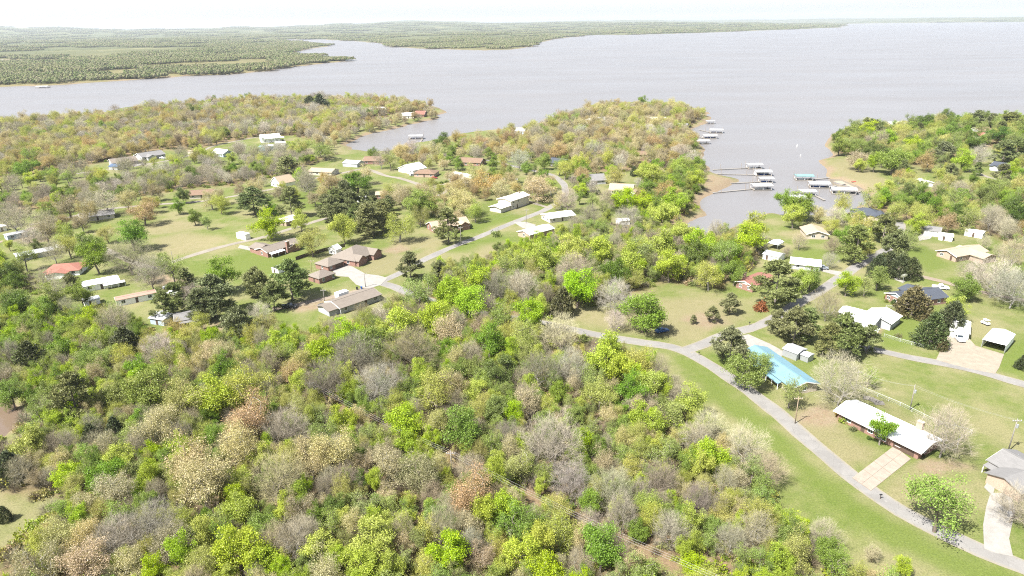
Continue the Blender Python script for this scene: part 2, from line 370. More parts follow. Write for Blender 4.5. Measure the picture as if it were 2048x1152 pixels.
# forest floors (ground under the woods), lawns are everything else
FORESTS = {
 'front': [(-250, 620), (0, 585), (60, 612), (150, 640), (260, 652), (300, 668), (380, 690), (440, 690), (480, 668), (540, 660), (600, 690), (650, 668), (700, 640), (770, 622), (830, 602), (868, 572), (872, 550), (960, 535), (1010, 512), (1060, 492), (1120, 476), (1200, 452), (1290, 440), (1345, 470), (1400, 480), (1480, 470), (1528, 500), (1512, 528), (1470, 548), (1440, 572), (1385, 568), (1330, 556), (1290, 578), (1210, 606), (1170, 610), (1110, 600), (1070, 620), (1100, 648), (1150, 668), (1180, 690), (1260, 722), (1310, 760), (1380, 830), (1440, 880), (1490, 930), (1530, 985), (1555, 1050), (1610, 1105), (1690, 1165), (1900, 1240), (2000, 1330), (1000, 1420), (-300, 1420), (-300, 1180), (0, 1110), (70, 1070), (130, 1010), (75, 985), (0, 975), (-250, 975), (-200, 900), (-60, 895), (20, 880), (58, 850), (60, 822), (30, 800), (-250, 780)],
 'oak_point': [(790, 312), (960, 287), (1130, 240), (1200, 217), (1330, 216), (1408, 232), (1368, 262), (1388, 290), (1400, 335), (1375, 352), (1300, 332), (1240, 345), (1150, 340), (1100, 328), (1050, 322), (1000, 314), (900, 306)],
 'cove_bank': [(1330, 322), (1398, 318), (1406, 345), (1396, 385), (1385, 425), (1352, 455), (1290, 440), (1306, 400), (1335, 350)],
 'west_point': [(-400, 330), (-200, 290), (0, 250), (240, 232), (330, 217), (500, 204), (640, 201), (800, 207), (868, 216), (846, 224), (780, 232), (720, 246), (690, 262), (625, 282), (590, 272), (520, 272), (430, 290), (390, 300), (330, 300), (262, 314), (200, 326), (80, 346), (0, 362), (-400, 420)],
 'hedge_band': [(-200, 425), (0, 402), (60, 394), (200, 372), (260, 366), (350, 356), (420, 346), (480, 337), (560, 328), (620, 316), (680, 306), (610, 334), (560, 352), (480, 370), (380, 378), (280, 392), (220, 404), (100, 410), (0, 440), (-200, 470)],
 'east_point': [(1668, 276), (1750, 254), (1900, 248), (2300, 236), (2500, 300), (2100, 330), (1980, 296), (1930, 312), (1850, 334), (1790, 330), (1720, 314), (1672, 306)],
 'east_band': [(1742, 402), (1790, 375), (1900, 384), (1990, 382), (2200, 396), (2500, 470), (2200, 520), (2040, 500), (1975, 470), (1870, 448), (1800, 438), (1745, 420)],
 'left_edge': [(-250, 470), (-40, 500), (10, 540), (60, 560), (85, 590), (0, 590), (-250, 640)],
}
FORW = {k: GP(p) for k, p in FORESTS.items()}
DRYP = [  # dry straw coloured ground
 ([(1065, 610), (1120, 600), (1210, 612), (1300, 600), (1400, 590), (1470, 600), (1500, 640), (1430, 668), (1370, 682), (1290, 672), (1180, 655), (1090, 640)], 3),
 ([(700, 545), (740, 520), (790, 508), (850, 500), (880, 500), (850, 518), (800, 545), (745, 552)], 2), ([(780, 480), (860, 470), (900, 480), (870, 500), (790, 500)], 3),
 ([(290, 450), (330, 440), (400, 440), (410, 455), (340, 468), (300, 470)], 3), ([(300, 480), (380, 462), (470, 475), (400, 505), (330, 520)], 4),
 ([(1540, 850), (1620, 830), (1700, 870), (1768, 905), (1710, 955), (1640, 905)], 2), ([(1720, 985), (1800, 935), (1860, 930), (1850, 985), (1790, 1030)], 3),
 ([(900, 520), (960, 490), (1010, 480), (1030, 500), (960, 530)], 4), ([(1560, 470), (1620, 440), (1700, 440), (1700, 460), (1600, 480)], 4),
 ([(1655, 320), (1700, 320), (1760, 345), (1780, 370), (1740, 380), (1690, 365), (1660, 345)], 4), ([(690, 292), (660, 285), (640, 292), (660, 305), (700, 305)], 4),
 ([(1740, 790), (1860, 860), (1900, 900), (1800, 850)], 3)]
DIRTP = [  # bare reddish or sandy soil
 ([(1365, 640), (1400, 622), (1450, 630), (1470, 650), (1420, 660)], 2), ([(390, 655), (450, 640), (470, 650), (420, 672), (395, 670)], 1.5),
 ([(560, 614), (640, 600), (700, 590), (690, 606), (650, 620), (600, 622)], 1.5), ([(760, 500), (800, 490), (830, 500), (790, 512)], 2),
 ([(1580, 838), (1640, 812), (1690, 838), (1660, 850), (1600, 850)], 1.5), ([(1830, 930), (1880, 915), (1930, 930), (1860, 945)], 1.5),
 ([(1655, 352), (1690, 354), (1738, 372), (1730, 382), (1680, 370)], 2), ([(1405, 345), (1470, 358), (1440, 380), (1405, 385)], 2), ([(1365, 440), (1400, 420), (1415, 432), (1385, 445)], 2),
 ([(1285, 470), (1330, 430), (1350, 440), (1300, 480)], 3), ([(690, 290), (720, 279), (745, 268), (700, 279)], 1), ([(800, 250), (850, 238), (880, 233), (850, 243), (800, 255)], 1),
 ([(20, 480), (60, 470), (110, 478), (60, 490)], 2), ([(300, 560), (340, 545), (400, 560), (350, 590)], 3), ([(1720, 668), (1750, 650), (1778, 640), (1760, 665), (1735, 680)], 1)]
LUSHP = [  # well watered green grass
 ([(1400, 740), (1460, 700), (1500, 760), (1560, 830), (1520, 800)], 2), ([(1330, 700), (1400, 735), (1500, 810), (1600, 900), (1720, 1000), (1850, 1075), (2040, 1150), (2048, 1200), (1850, 1120), (1700, 1040), (1560, 920), (1440, 820)], 2),
 ([(1740, 660), (1790, 620), (1870, 640), (1840, 690), (1760, 700)], 2), ([(1990, 740), (2048, 660), (2100, 700), (2048, 760)], 2), ([(1790, 500), (1850, 490), (1900, 530), (1860, 548)], 2), ([(1580, 500), (1680, 500), (1700, 520), (1650, 535), (1580, 520)], 3),
 ([(560, 390), (680, 370), (690, 400), (600, 420)], 3), ([(500, 600), (560, 620), (610, 640), (560, 660), (480, 650)], 2), ([(350, 540), (500, 500), (620, 510), (600, 540), (420, 560)], 3), ([(870, 470), (980, 430), (1040, 430), (1000, 450), (920, 480)], 3), ([(330, 330), (430, 300), (520, 285), (580, 290), (480, 320), (380, 330)], 4), ([(860, 500), (980, 470), (1060, 470), (960, 510)], 3)]

def build_ground():
    fine = np.radians(np.linspace(-47, 47, 480))
    az = np.concatenate([np.radians(np.linspace(-180, -50, 40)), fine, np.radians(np.linspace(50, 180, 40))[:-1]])
    r = [6.0]
    while r[-1] < 30000: r.append(r[-1] * (1.0125 if 80 < r[-1] < 1500 else (1.022 if r[-1] < 12000 else 1.045)) + 0.2)
    r = np.array(r); A, Rr = np.meshgrid(az, r)
    X = Rr * np.sin(A); Y = Rr * np.cos(A)
    Z, D, DP = ground_z(X, Y, True)
    nr, na = X.shape; P = np.stack([X.ravel(), Y.ravel()], -1)
    near = np.hypot(P[:, 0], P[:, 1]) < 1700; Pn = P[near]
    lit = np.zeros(len(P)); dry = np.zeros(len(P)); dirt = np.zeros(len(P)); lush = np.zeros(len(P))
    wob = (vnoise(Pn[:, 0], Pn[:, 1], 9, 1) - 0.5) * 7 + (vnoise(Pn[:, 0], Pn[:, 1], 3.1, 2) - 0.5) * 3
    m = np.zeros(len(Pn))
    for k, f in FORW.items(): m = np.maximum(m, sstep(-3, 5, sdist(Pn, f) + wob))
    lit[near] = m
    for arr, polys in ((dry, DRYP), (dirt, DIRTP), (lush, LUSHP)):
        m = np.zeros(len(Pn))
        for p, s in polys: m = np.maximum(m, sstep(-s, s * 1.5, sdist(Pn, GP(p)) + wob * 0.6))
        arr[near] = m
    dry[near] = np.maximum(dry[near], 0.6 * sstep(-2, 4, sdist(Pn, GP([(0, 970), (95, 985), (135, 1012), (80, 1065), (0, 1110), (-250, 1180), (-250, 970)])) + wob * 0.6))
    trk = sstep(5.5, 2.5, ldist(Pn, TRACK) + wob * 0.3); dirt[near] = np.maximum(dirt[near], trk * 0.4)
    rr = np.hypot(P[:, 0], P[:, 1]); bankw = 4 + 0.0035 * rr
    sand = sstep(1.0, 0.15, (D.ravel() + (vnoise(P[:, 0], P[:, 1], 11, 6) - 0.5) * 6) / bankw)
    sand = np.maximum(sand, 0.6 * sstep(3, 0, DP.ravel()))
    dirt = np.where(rr < 1700, np.maximum(dirt, 0), 0)
    lit = np.where(rr >= 1700, 0.55, lit)
    idx = np.arange(nr * na).reshape(nr, na); nx = np.roll(idx, -1, axis=1)
    q = np.stack([idx[:-1], nx[:-1], nx[1:], idx[1:]], -1).reshape(-1, 4)
    V = np.stack([P[:, 0], P[:, 1], Z.ravel()], -1)
    V = np.vstack([V, [[0, 0, 0]]]); c = len(V) - 1
    tri = np.stack([np.full(na, c), nx[0], idx[0]], -1)
    t = NT('land'); g = t.geo()
    n1 = t.noise(g, 0.045, 6, 0.62); n2 = t.noise(g, 0.35, 5, 0.65); n3 = t.noise(g, 2.6, 4, 0.7); n4 = t.noise(g, 0.011, 4, 0.6); n5 = t.noise(g, 0.9, 4, 0.7)
    at = t.attr('mask'); sp = t.n('ShaderNodeSeparateColor'); t.l(at.outputs['Color'], sp.inputs[0]); at2 = t.attr('mask2'); sp2 = t.n('ShaderNodeSeparateColor'); t.l(at2.outputs['Color'], sp2.inputs[0])
    grass = t.mix(t.ramp(n2, (0.36, 0.0), (0.68, 1.0)), (0.205, 0.235, 0.075), (0.145, 0.195, 0.045))
    grass = t.mix(t.math('MULTIPLY', t.ramp(n1, (0.43, 0.0), (0.62, 1.0)), 0.75), grass, (0.32, 0.285, 0.165))
    grass = t.mix(t.ramp(n5, (0.60, 0.0), (0.78, 0.55)), grass, (0.36, 0.3, 0.18))
    grass = t.mix(t.math('MULTIPLY', sp2.outputs[1], t.ramp(n1, (0.3, 0.45), (0.6, 0.85))), grass, t.mix(n5, (0.175, 0.225, 0.045), (0.115, 0.175, 0.03)))
    dryc = t.mix(t.ramp(n2, (0.38, 0.0), (0.66, 1.0)), (0.325, 0.28, 0.172), (0.26, 0.245, 0.12))
    grass = t.mix(t.math('MULTIPLY', sp.outputs[1], t.ramp(n2, (0.28, 0.5), (0.55, 1.0))), grass, dryc)
    dirtc = t.mix(t.ramp(n2, (0.35, 0.0), (0.65, 1.0)), (0.315, 0.23, 0.16), (0.35, 0.285, 0.205))
    grass = t.mix(t.math('MULTIPLY', sp.outputs[2], t.ramp(n5, (0.3, 0.45), (0.5, 1.0))), grass, dirtc)
    litc = t.mix(t.ramp(n5, (0.3, 0.0), (0.7, 1.0)), (0.22, 0.155, 0.095), (0.32, 0.235, 0.15))
    litc = t.mix(t.ramp(n2, (0.48, 0.0), (0.66, 0.8)), litc, (0.15, 0.165, 0.045))
    c1 = t.mix(sp.outputs[0], grass, litc)
    c1 = t.mix(sp2.outputs[2], c1, t.ramp(t.noise(g, 0.0022, 6, 0.7), (0.42, (0.095, 0.12, 0.05)), (0.58, (0.15, 0.165, 0.075)), (0.68, (0.27, 0.26, 0.13))))
    sandc = t.mix(t.ramp(n5, (0.3, 0.0), (0.7, 1.0)), (0.29, 0.21, 0.145), (0.36, 0.285, 0.205))
    c1 = t.mix(t.math('MULTIPLY', sp2.outputs[0], t.ramp(n2, (0.25, 0.55), (0.45, 1.0))), c1, sandc)
    c1 = t.mix(1.0, c1, t.ramp(n3, (0.3, (0.66, 0.68, 0.66)), (0.7, (1.28, 1.26, 1.28))), 'MULTIPLY')
    c1 = t.mix(1.0, c1, t.ramp(n4, (0.3, (0.49, 0.50, 0.46)), (0.7, (0.60, 0.59, 0.57))), 'MULTIPLY')
    mat = t.bsdf(c1, 0.95, 0.1, 0.0, t.math('ADD', n3, t.math('MULTIPLY', n5, 1.5)), 0.5, 0.12)
    me = np_mesh('land', V, [q, tri], [mat], smooth=True)
    for nm, cols in (('mask', (lit, dry, dirt)), ('mask2', (sand, lush, sstep(1500, 5000, rr) * 0.9))):
        a = me.color_attributes.new(nm, 'FLOAT_COLOR', 'POINT'); buf = np.ones((len(V), 4), np.float32)
        for i, cc in enumerate(cols): buf[:-1, i] = cc; buf[-1, i] = 0
        a.data.foreach_set('color', buf.ravel())
    o = bpy.data.objects.new('ground', me); tag(o, 'spring grass, leaf litter and bare soil of the land round the lake', None, None, 'structure'); link(o)
build_ground()

# water sheets
def water_mat(name, col, rough, wscale):
    t = NT(name); g = t.geo()
    mp = t.n('ShaderNodeMapping'); mp.inputs['Scale'].default_value = (0.5, 1.0, 1.0); mp.inputs['Rotation'].default_value = (0, 0, 0.5); t.l(g, mp.inputs[0])
    a = t.noise(mp.outputs[0], wscale, 3, 0.6); b = t.noise(mp.outputs[0], wscale * 0.16, 3, 0.55); c = t.noise(g, 0.0035, 4, 0.6)
    h = t.math('ADD', t.math('MULTIPLY', a, 0.3), t.math('MULTIPLY', b, 1.3))
    colr = t.ramp(c, (0.3, tuple(x * 0.94 for x in col)), (0.7, tuple(x * 1.05 for x in col)))
    mp2 = t.n('ShaderNodeMapping'); mp2.inputs['Scale'].default_value = (0.25, 1.0, 1.0); mp2.inputs['Rotation'].default_value = (0, 0, 0.35); t.l(g, mp2.inputs[0]); st_ = t.noise(mp2.outputs[0], 0.012, 5, 0.65)
    m = t.bsdf(colr, t.ramp(st_, (0.35, rough - 0.05), (0.65, rough + 0.05)), 0.17, 0.0, h, 0.3, 0.25)
    return m
S = 21500.0
lake_me = np_mesh('water', [(-S, -S, ZW), (S, -S, ZW), (S, S, ZW), (-S, S, ZW)], np.array([[0, 1, 2, 3]]), [water_mat('silty_lake_water', (0.138, 0.132, 0.13), 0.38, 0.55)])
tag(link(bpy.data.objects.new('lake_water', lake_me)), 'wide silty lake with fine ripples', None, None, 'structure')
pc = POND.mean(0); pr = max(np.hypot(*(POND - pc).T)) + 6
pv = [(pc[0] + (p[0] - pc[0]) * 1.15, pc[1] + (p[1] - pc[1]) * 1.15, -0.6) for p in POND]
pm = MB(); pm.add(pv, [tuple(range(len(pv)))])
tag(pm.build('pond_water', water_mat('muddy_pond_water', (0.115, 0.084, 0.06), 0.1, 1.2)), 'small muddy brown pond', None, None, 'structure')

# roads as ribbons lying on the land
def ribbon(name, line, width, mat, z, label, seed=0, wob=0.3):
    n = len(line); tan = np.gradient(line, axis=0); tan /= np.linalg.norm(tan, axis=1)[:, None] + 1e-9
    nrm = np.stack([-tan[:, 1], tan[:, 0]], -1); r = np.random.default_rng(seed + 11)
    sm = lambda k: np.convolve(r.normal(size=n + 8), np.ones(3) / 3, 'same')[4:-4] * k
    offs = [-0.5 * width + sm(wob), np.full(n, -0.17 * width), np.full(n, 0.17 * width), 0.5 * width + sm(wob)]
    V = np.concatenate([np.column_stack([line + nrm * o_[:, None], np.full(n, z)]) for o_ in offs])
    q = []
    for k in range(3):
        i = np.arange(n - 1)
        q.append(np.stack([k * n + i, k * n + i + 1, (k + 1) * n + i + 1, (k + 1) * n + i][::-1], -1))
    me = np_mesh(name, V, np.concatenate(q)[:, ::1], [mat])
    ed = me.color_attributes.new('edge', 'FLOAT_COLOR', 'POINT'); buf = np.zeros((4 * n, 4), np.float32); buf[:n, :] = 1; buf[3 * n:, :] = 1; ed.data.foreach_set('color', buf.ravel())
    o = bpy.data.objects.new(name, me); tag(o, label, None, None, 'structure'); return link(o)
def road_mat(name, col, edge):
    t = NT(name); g = t.geo(); a = t.noise(g, 0.25, 5, 0.65); b = t.noise(g, 6, 3, 0.7); d = t.noise(g, 1.1, 4, 0.7)
    v = t.n('ShaderNodeTexVoronoi', feature='DISTANCE_TO_EDGE'); v.inputs['Scale'].default_value = 0.22
    mpx = t.n('ShaderNodeVectorMath', operation='ADD'); nn = t.n('ShaderNodeTexNoise'); nn.inputs['Scale'].default_value = 0.5; t.l(g, nn.inputs[0]); t.l(g, mpx.inputs[0]); t.l(nn.outputs['Color'], mpx.inputs[1]); t.l(mpx.outputs[0], v.inputs[0])
    c = t.mix(t.ramp(a, (0.3, 0.0), (0.7, 1.0)), tuple(x * 0.86 for x in col), tuple(x * 1.1 for x in col))
    c = t.mix(1.0, c, t.ramp(b, (0.3, (0.87, 0.87, 0.87)), (0.7, (1.1, 1.1, 1.1))), 'MULTIPLY')
    c = t.mix(t.ramp(v.outputs[0], (0.0, 0.55), (0.012, 0.0)), c, tuple(x * 0.5 for x in col))
    pt = t.noise(g, 0.09, 2, 0.4); c = t.mix(t.ramp(pt, (0.58, 0.0), (0.60, 0.35)), c, tuple(x * 0.72 for x in col)); c = t.mix(t.ramp(t.noise(g, 0.6, 3, 0.8), (0.62, 0.0), (0.72, 0.5)), c, tuple(x * 1.25 for x in col))
    e = t.attr('edge').outputs['Fac']
    c = t.mix(t.math('MULTIPLY', t.ramp(e, (0.45, 0.0), (1.0, 1.0)), t.ramp(d, (0.35, 0.2), (0.65, 1.0))), c, edge)
    return t.bsdf(c, 0.92, 0.2)
M['asphalt'] = road_mat('old_asphalt', (0.175, 0.168, 0.157), (0.198, 0.1716, 0.1122))
M['gravel'] = road_mat('pale_gravel', (0.1901, 0.1716, 0.1426), (0.1848, 0.1518, 0.0858))
M['dirtroad'] = road_mat('packed_dirt', (0.1907, 0.1571, 0.1206), (0.1914, 0.1518, 0.0924))
RL = {'curved_road': 'grey asphalt road curving from the lower right corner into the wood', 'lake_road': 'grey asphalt road running from the junction up to the cove', 'diagonal_road': 'narrow grey road running diagonally past the brick house towards the point',
      'dirt_lane': 'pale dirt lane behind the long brown-roofed house', 'left_lane': 'narrow lane crossing the lawns in front of the left brick ranch house', 'back_lane': 'lane winding along the hedge to the houses on the point', 'gravel_drive': 'pale gravel drive below the west woods', 'loop_drive': 'short loop drive round a lawn',
      'side_road': 'straight side road in front of the white carports', 'grass_lane': 'narrow lane behind the slate-roofed house', 'point_drive': 'pale drive on the east point', 'house_drive': 'pale drive of the two-storey house', 'trailer_lane': 'pale lane between the trailers at the left edge'}
for i, (k, (wd, p)) in enumerate(ROADS.items()):
    mt = M['asphalt'] if k in ('curved_road', 'lake_road', 'diagonal_road', 'side_road') else (M['dirtroad'] if k in ('dirt_lane', 'grass_lane', 'trailer_lane') else M['gravel'])
    if k == 'dirt_lane': mt = M['dirtroad']
    ribbon(k, ROADW[k], wd, mt, 0.03 + 0.005 * i, RL[k], i)

# paved yards and drives
def concrete(name, col):
    t = NT(name); g = t.geo(); a = t.noise(g, 0.5, 5, 0.65); b = t.noise(g, 5, 3); c = t.mix(t.ramp(a, (0.3, 0.0), (0.7, 1.0)), tuple(x * 0.84 for x in col), tuple(x * 1.1 for x in col))
    c = t.mix(1.0, c, t.ramp(b, (0.3, (0.9, 0.9, 0.9)), (0.7, (1.08, 1.08, 1.08))), 'MULTIPLY'); return t.bsdf(c, 0.9, 0.2)
M['concrete'] = concrete('pale_concrete', (0.2244, 0.2132, 0.1935)); M['tanconcrete'] = concrete('tan_concrete', (0.235, 0.198, 0.162)); M['gravelyard'] = concrete('gravel_yard', (0.2188, 0.1907, 0.1487))
PADS = [('driveway', 'concrete', [(664, 540), (689, 529), (706, 534), (731, 548), (757, 551), (775, 556), (762, 570), (735, 578), (712, 569), (697, 554), (673, 552)], 'pale concrete drive joining the brick house and its garages to the road'),
 ('driveway', 'concrete', [(1497, 669), (1540, 688), (1567, 703), (1563, 714), (1536, 712), (1515, 705), (1494, 690), (1480, 672)], 'white concrete drive beside the blue-roofed house'),
 ('driveway', 'concrete', [(1979, 992), (1984, 986), (2022, 988), (2030, 1020), (2018, 1078), (2026, 1114), (1990, 1106), (1968, 1098), (1966, 1050), (1972, 1015)], 'bright concrete drive at the right edge below the grey-roofed house'),
 ('gravel_yard', 'gravelyard', [(1872, 720), (1884, 694), (1896, 670), (1936, 675), (1951, 692), (2008, 709), (1998, 736), (1990, 748), (1940, 738), (1900, 728)], 'pale gravel yard in front of the white garage and carport'),
 ('driveway', 'concrete', [(1636, 541), (1640, 537), (1684, 544), (1680, 552)], 'white concrete drive with a parked car'),
 ('driveway', 'concrete', [(1012, 404), (1040, 396), (1062, 404), (1050, 412), (1030, 416), (1005, 410)], 'pale concrete drive of the two-storey cream house'),
 ('driveway', 'concrete', [(1026, 444), (1052, 444), (1072, 450), (1065, 460), (1045, 456)], 'white concrete drive below the diagonal road'),
 ('driveway', 'concrete', [(1845, 466), (1866, 472), (1860, 478), (1838, 482), (1836, 474)], 'white concrete drive of the grey-roofed garage near the cove'),
 ('patio', 'concrete', [(1968, 975), (1978, 958), (1992, 966), (1985, 992)], 'pale concrete path beside the grey-roofed house'),
 ('driveway', 'concrete', [(1785, 549), (1800, 545), (1822, 556), (1806, 566), (1790, 560)], 'pale concrete drive behind the slate-roofed house'),
 ('driveway', 'concrete', [(262, 326), (284, 323), (290, 329), (268, 334)], 'pale drive of the far grey-roofed house'),
 ('boat_ramp', 'gravelyard', [(1660, 357), (1682, 358), (1716, 371), (1728, 378), (1700, 374), (1668, 365)], 'pale concrete and gravel ramp at the east side of the cove'),
 ('driveway', 'concrete', [(480, 490), (510, 496), (533, 508), (575, 498), (600, 490), (598, 494), (534, 513), (508, 503), (476, 496)], 'pale concrete path along the front of the left brick ranch house')]
for i, (nm, mt, p, lab) in enumerate(PADS):
    w_ = GP(p); mb = MB(); z = 0.1 + 0.005 * i
    if nm == 'boat_ramp':
        zz = ground_z(w_[:, 0], w_[:, 1]) + 0.12; z1 = list(zz)
    else: z1 = [z] * len(w_)
    mb.add([(x, y, q) for (x, y), q in zip(w_, z1)] + [(x, y, -0.3) for (x, y), q in zip(w_, z1)], [tuple(range(len(w_)))[::-1]] + [(k, (k + 1) % len(w_), len(w_) + (k + 1) % len(w_), len(w_) + k) for k in range(len(w_))])
    o = mb.build(nm, M[mt]); tag(o, lab, None, None, 'structure')
# the front house's drive is made of slabs with open joints
q0, q1, q2, q3 = [G(*p) for p in ((1704, 956), (1742, 982), (1822, 918), (1788, 892))]
root = empty('driveway'); tag(root, 'tan concrete slab drive of the long white-roofed house', None, None, 'structure')
bed = MB(); bed.add([(*p, 0.04) for p in (q0, q1, q2, q3)], [(0, 1, 2, 3)]); bed.build('joint_bed', M['dirtroad'], root)
nc, nr_ = 2, 4
for a in range(nr_):
    for b in range(nc):
        def bil(s, t_): return (q0 * (1 - s) + q1 * s) * (1 - t_) + (q3 * (1 - s) + q2 * s) * t_
        e = 0.006
        c4 = [bil(b / nc + e, a / nr_ + e), bil((b + 1) / nc - e, a / nr_ + e), bil((b + 1) / nc - e, (a + 1) / nr_ - e), bil(b / nc + e, (a + 1) / nr_ - e)]
        zt = 0.1 + 0.01 * random.random(); mb = MB(); mb.hexa([(*p, 0.0) for p in c4] + [(*p, zt) for p in c4]); mb.build('slab', M['tanconcrete'], root)
# ------------------------------------------------------------------ tree materials
def leaf_mat(name, trans=0.3, lo=0.72, hi=1.24, rough=0.6):
    """leaf colour comes from the tree (its tint), each leaf and each tree a little different"""
    t = NT(name); oi = t.n('ShaderNodeObjectInfo'); a = t.attr('leafvar').outputs['Fac']; tn = t.attr('tint', 'INSTANCER')
    hs = t.n('ShaderNodeHueSaturation'); t.l(tn.outputs['Color'], hs.inputs['Color'])
    rnd = oi.outputs['Random']
    t.l(t.math('ADD', 0.484, t.math('MULTIPLY', rnd, 0.032)), hs.inputs['Hue'])
    t.l(t.math('ADD', 0.86, t.math('MULTIPLY', rnd, 0.25)), hs.inputs['Saturation'])
    v = t.math('ADD', lo, t.math('MULTIPLY', a, hi - lo)); t.l(v, hs.inputs['Value'])
    c = t.mix(t.math('MULTIPLY', a, 0.5), hs.outputs[0], t.mix(1.0, hs.outputs[0], (1.08, 1.0, 0.85), 'MULTIPLY'))
    d = t.n('ShaderNodeBsdfDiffuse'); t.l(c, d.inputs[0]); tr = t.n('ShaderNodeBsdfTranslucent')
    warm = t.mix(1.0, c, (1.05, 1.1, 0.55), 'MULTIPLY'); t.l(warm, tr.inputs[0])
    gl = t.n('ShaderNodeBsdfGlossy'); gl.inputs['Roughness'].default_value = 0.5; gl.inputs[0].default_value = (0.5, 0.5, 0.5, 1)
    m1 = t.n('ShaderNodeMixShader'); m1.inputs[0].default_value = trans; t.l(d.outputs[0], m1.inputs[1]); t.l(tr.outputs[0], m1.inputs[2])
    m2 = t.n('ShaderNodeMixShader'); m2.inputs[0].default_value = 0.035; t.l(m1.outputs[0], m2.inputs[1]); t.l(gl.outputs[0], m2.inputs[2])
    t.l(m2.outputs[0], t.out.inputs[0]); return t.m
M['leaf'] = leaf_mat('leaf', 0.36); M['needle'] = leaf_mat('needle', 0.12, 0.5, 1.4); M['twig'] = leaf_mat('twig', 0.0, 0.7, 1.25)
t = NT('bark'); n_ = t.noise(t.obj(), 3.0, 4, 0.7); oi = t.n('ShaderNodeObjectInfo')
M['bark'] = t.bsdf(t.mix(oi.outputs['Random'], t.ramp(n_, (0.3, (0.077, 0.0595, 0.0455)), (0.7, (0.168, 0.14, 0.1155))), t.ramp(n_, (0.3, (0.119, 0.098, 0.084)), (0.7, (0.252, 0.2275, 0.1995)))), 0.95, 0.1)
t = NT('pale_bark'); n_ = t.noise(t.obj(), 2.0, 4, 0.7); oi = t.n('ShaderNodeObjectInfo')
M['palebark'] = t.bsdf(t.mix(oi.outputs['Random'], t.ramp(n_, (0.3, (0.133, 0.119, 0.098)), (0.7, (0.21, 0.196, 0.168))), t.ramp(n_, (0.3, (0.182, 0.168, 0.147)), (0.7, (0.322, 0.308, 0.28)))), 0.95, 0.1)

# ------------------------------------------------------------------ tree shapes
def grow(cl, trunk, r_tip, r_exp, rg, up=0.7):
    """connect leaf clusters to the trunk: each joins the nearest limb that lies below it"""
    nodes = [np.array(p, float) for p in trunk]; par = [-1] + list(range(len(trunk) - 1)); leafn = []
    base = np.array(trunk[-1] if len(trunk) < 3 else trunk[len(trunk) // 2])
    order = np.argsort(np.linalg.norm((cl - base) * np.array([1, 1, 0.8]), axis=1))
    for i in order:
        c = cl[i]; N = np.array(nodes); dv = c - N; dd = np.linalg.norm(dv, axis=1)
        cost = dd + up * np.maximum(0, 0.35 * dd - dv[:, 2]) + 0.25 * np.linalg.norm(N[:, :2], axis=1) * 0
        j = int(np.argmin(cost)); p = N[j]; L = dd[j]
        if L > 1.0:
            k = 2 if L > 2.6 else 1
            prev = j
            for q in range(1, k + 1):
                f = q / (k + 1); mid = p + (c - p) * f; mid = mid + rg.normal(size=3) * L * 0.05; mid[2] += -0.06 * L * math.sin(math.pi * f) + 0.02 * L
                nodes.append(mid); par.append(prev); prev = len(nodes) - 1
            nodes.append(c); par.append(prev)
        else:
            nodes.append(c); par.append(j)
        leafn.append(len(nodes) - 1)
    cnt = np.zeros(len(nodes)); cnt[leafn] = 1
    for i in range(len(nodes) - 1, 0, -1):
        if par[i] >= 0: cnt[par[i]] += cnt[i]
    rad = r_tip * np.maximum(cnt, 1) ** r_exp
    return np.array(nodes), par, rad
def tubes(nodes, par, rad, sel):
    V = []; F = []; b = 0
    for i in sel:
        j = par[i]
        if j < 0: continue
        a, c = nodes[j], nodes[i]; d = c - a; L = np.linalg.norm(d)
        if L < 1e-4: continue
        d /= L; n = 6 if rad[i] > 0.12 else (4 if rad[i] > 0.05 else 3)
        u = np.cross(d, [0.3, 0.9, 0.2]); u /= np.linalg.norm(u); v = np.cross(d, u)
        ra = min(rad[j], rad[i] * 1.5); ang = np.arange(n) * 2 * math.pi / n
        ring = np.cos(ang)[:, None] * u + np.sin(ang)[:, None] * v
        V.append(a + ring * ra); V.append(c + ring * rad[i])
        k = np.arange(n); F.append(np.stack([b + k, b + (k + 1) % n, b + n + (k + 1) % n, b + n + k], -1)); b += 2 * n
    if not V: return np.zeros((0, 3)), np.zeros((0, 4), int)
    return np.concatenate(V), np.concatenate(F)
def diamonds(c, size, rg, asp=0.6, flat=0.0, axis=None):
    """leaf shaped quads at points c"""
    n = len(c); a = rg.normal(size=(n, 3)) if axis is None else axis
    a = a / (np.linalg.norm(a, axis=1)[:, None] + 1e-9)
    b = rg.normal(size=(n, 3)); b[:, 2] *= (1 - flat); b -= (b * a).sum(1)[:, None] * a; b /= np.linalg.norm(b, axis=1)[:, None] + 1e-9
    s = (size * (0.6 + 0.8 * rg.random(n)))[:, None]
    V = np.stack([c - a * s, c + b * s * asp, c + a * s, c - b * s * asp], 1).reshape(-1, 3)
    return V, np.arange(4 * n).reshape(n, 4)
def blades(c, d, length, wd, rg):
    """thin twigs: slender triangles from c along d"""
    n = len(c); d = d / (np.linalg.norm(d, axis=1)[:, None] + 1e-9)
    s = rg.normal(size=(n, 3)); s -= (s * d).sum(1)[:, None] * d; s /= np.linalg.norm(s, axis=1)[:, None] + 1e-9
    L = (length * (0.5 + rg.random(n)))[:, None]; e = c + d * L
    V = np.stack([c - s * wd, c + s * wd, e + s * wd * 0.35, e - s * wd * 0.35], 1).reshape(-1, 3)
    return V, np.arange(4 * n).reshape(n, 4)
